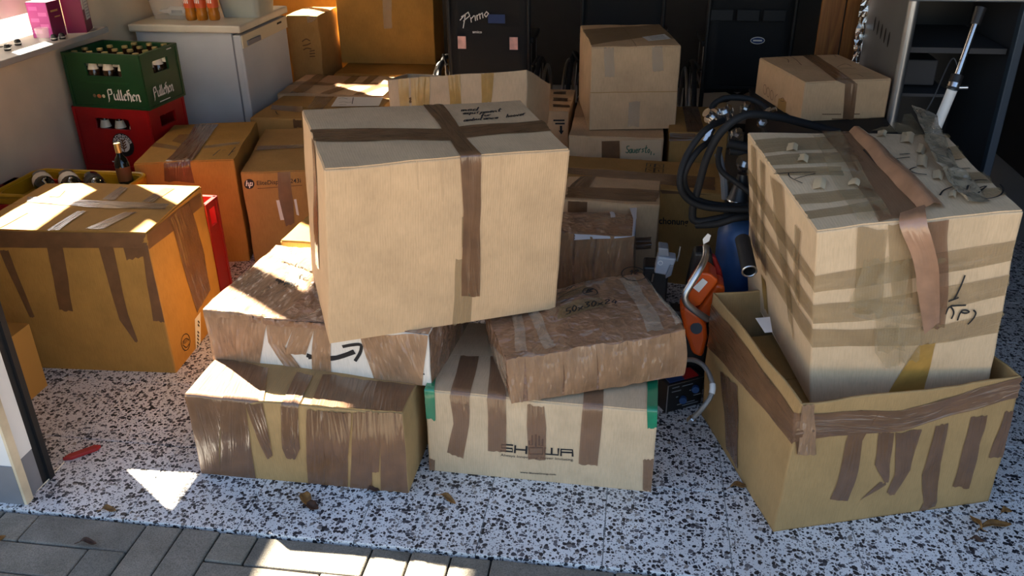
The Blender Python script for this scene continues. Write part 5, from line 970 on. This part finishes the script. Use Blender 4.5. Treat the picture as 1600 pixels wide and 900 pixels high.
hull('adapter_body', plain('light_grey_plastic', (.34, .36, .40), .35), [(1028, 401), (1057, 405), (1048, 428), (1042, 431), (1022, 427)], 2.48, .05, .005); hull('adapter_top', MAT['grey_p'], [(1029, 387), (1044, 389), (1046, 402), (1028, 400)], 2.49, .05, .004)
hull('adapter_side', MAT['grey_p'], [(1047, 414), (1053, 416), (1049, 431), (1040, 436), (1040, 430)], 2.475, .03, .003)
pc = at(1032, 411, Y=2.479); MB().tube([pc + V((math.cos(k * .5236), 0, math.sin(k * .5236))) * .007 for k in range(13)], .001, 5, False).build('round_mark', MAT['print_w'], t)
MB().tube([at(1063, 385, Y=2.5), at(1061, 398, Y=2.5), at(1058, 408, Y=2.5)], .003, 6).tube([at(1021, 428, Y=2.49), at(1019, 440, Y=2.49)], .003, 6).build('bracket', MAT['alu'], t); MB().box(.05, .13, 2.5, 2.58, 0, .42).build('stand', MAT['black'], t, bevel=.006)
# control box with knobs
t = thing('control_box', 'small black control box with blue knobs on the floor between the boxes', 'control box', (.21, 2.36, 0))
q = [at(1040, 646, Z=0), at(1095, 631, Z=0)]; e1 = (q[1] - q[0]).normalized(); e2 = V((-e1.y, e1.x, 0)); w_ = (q[1] - q[0]).length; h_ = .105
M = Matrix((( e1.x, e2.x, 0, q[0].x), (e1.y, e2.y, 0, q[0].y), (0, 0, 1, 0), (0, 0, 0, 1)))
MB().box(0, w_, 0, .07, 0, h_, M).build('case', MAT['black'], t, bevel=.004); MB().box(-.001, .002, -.002, .0, 0, h_, M).box(0, w_, -.002, 0, h_ - .002, h_, M).build('edge_trim', MAT['alu'], t)
for i, (x, z) in enumerate(((.45, .38), (.78, .66))): MB().lathe([(0, .012), (.012, .012), (.013, 0)], M @ V((w_ * x, -.001, h_ * z)), 16, Matrix.Rotation(math.pi / 2, 3, 'X')).build('knob', MAT['blue_p'], t, smooth=True)
mb = MB()
for x, z, l in ((.12, .86, .2), (.4, .84, .3), (.12, .72, .25), (.62, .62, .12), (.3, .2, .5), (.45, .12, .45), (.75, .4, .2), (.25, .5, .06)): mb.box(w_ * x, w_ * (x + l), -.0016, -.0008, h_ * z, h_ * z + .003, M)
mb.build('panel_print', MAT['grey_p'], t); MB().box(w_ * .1, w_ * .5, .01, .06, h_, h_ + .004, M).build('top_label', MAT['navy'], t); MB().box(w_ * .5, w_ * .9, .01, .06, h_, h_ + .004, M).build('top_label', MAT['red_d'], t)
P = [at(1052, 566, Y=2.30), at(1080, 562, Y=2.26), at(1100, 572, Y=2.22), at(1112, 595, Y=2.17), at(1112, 615, Y=2.14), at(1100, 635, Y=2.12), at(1086, 650, Y=2.13)]
t = thing('braided_hose', 'braided steel hose with threaded end curving over the control box', 'hose', at(1084, 652, Z=0)); P = spline(P, 8); MB().tube(P, .0075, 12).build('braid', plain('steel_braid', (.42, .42, .41), .35, .9, bump=.8, bscale=500), t, smooth=True)
i0 = int(len(P) * .55); MB().tube(P[i0:i0 + 7], .0092, 12).build('sleeve', MAT['white'], t, smooth=True); e = P[-1]; dv = (P[-1] - P[-3]).normalized(); MB().tube([e, e + dv * .012, e + dv * .012, e + dv * .03], [.009, .009, .0125, .0125], 6).build('threaded_end', MAT['steel'], t)
# small things on the floor
def leaf(label, x, y, L, wd, ang, mat='leaf', curl=.012):
    t = thing('dry_leaf', label, 'leaf', (x, y, .001), 'dry leaves on the floor'); vs = []; fs = []; n_ = 9
    for i in range(n_):
        u = i / (n_ - 1); w2 = wd * math.sin(math.pi * min(.98, max(.04, u))) ** .7 / 2; px = (u - .5) * L
        for j, s in enumerate((-1, -.4, 0, .4, 1)):
            vs.append((x + px * math.cos(ang) - s * w2 * math.sin(ang), y + px * math.sin(ang) + s * w2 * math.cos(ang), .004 + abs(s) * curl * math.sin(math.pi * u) + .004 * math.sin(7 * u)))
    for i in range(n_ - 1):
        for j in range(4): q_ = i * 5 + j; fs.append((q_, q_ + 5, q_ + 6, q_ + 1))
    o = obj('leaf_blade', vs, fs, MAT[mat], t, True); o.modifiers.new('s', 'SOLIDIFY').thickness = .0008
    MB().tube([(x - .5 * L * math.cos(ang), y - .5 * L * math.sin(ang), .003), (x - .72 * L * math.cos(ang + .2), y - .72 * L * math.sin(ang + .2), .002)], .0012, 5).build('leaf_stalk', MAT[mat], t)
for lb, px, py, L, wd, an, m_ in (('dark curled leaf with orange tip before the striped box', 478, 782, .06, .03, -.9, 'leaf'), ('almost black leaf fragment before the striped box', 487, 794, .045, .03, -.3, 'leaf_d'), ('small tan leaf on the floor before the gap between front boxes', 700, 782, .06, .018, -.6, 'leaf'), ('large pale brown leaf at lower right', 1556, 823, .085, .026, .25, 'leaf'),
                              ('narrow upright leaf sliver beside the large pale leaf', 1524, 818, .05, .012, 1.9, 'leaf'), ('curled brown leaf above the large pale leaf', 1572, 801, .03, .02, .3, 'leaf'), ('thin dark leaf scrap below the large pale leaf', 1527, 846, .035, .009, -.2, 'leaf_d'), ('small leaf at the paving edge on the left', 170, 799, .045, .018, .0, 'leaf'), ('brown leaf stuck in the paver joint', 138, 850, .05, .015, -.05, 'leaf_d'), ('orange leaf at the far left edge on the pavers', 1, 845, .03, .02, 1.2, 'leaf'), ('dark leaf tucked under the right end of the striped box', 583, 768, .035, .02, .2, 'leaf_d'), ('pale leaf scraps beside the open carton', 1155, 762, .05, .02, .1, 'leaf')):
    p = at(px, py, Z=0); leaf(lb, p.x, p.y, L, wd, an, m_)
t = thing('red_stick', 'short flat red stick lying on the terrazzo floor at left', 'stick', at(128, 709, Z=0)); a, b = at(98, 718, Z=.006), at(158, 697, Z=.006); dr_ = (b - a).normalized(); sd2 = V((-dr_.y, dr_.x, 0)) * .011
mb = MB(); up = V((0, 0, .006)); ps = [a, a + dr_ * .02 + sd2, b - dr_ * .015 + sd2, b, b - dr_ * .015 - sd2, a + dr_ * .02 - sd2]; mb.add([p - up * .9 for p in ps] + [p + up for p in ps], [tuple(range(5, -1, -1)), tuple(range(6, 12))] + [(i, (i + 1) % 6, (i + 1) % 6 + 6, i + 6) for i in range(6)]); mb.build('stick_body', MAT['red_stick'], t, bevel=.002)
a, b = at(100, 722, Z=.002), at(47, 777, Z=.002); MB().tube([a, a.lerp(b, .5) + V((.004, 0, 0)), b], .0018, 6).build('twig', MAT['cap_w'], None, origin=a); tag(col.objects['twig'], 'thin pale straw lying from the red stick towards the door jamb', 'straw')
t = MB().box(-2.08, -1.93, 2.055, 2.2, 0, .24).build('board_panel', MAT['card_y'], None, origin=(-2.0, 2.12, 0)); tag(t, 'orange-brown board standing on edge just inside the left door jamb', 'board')
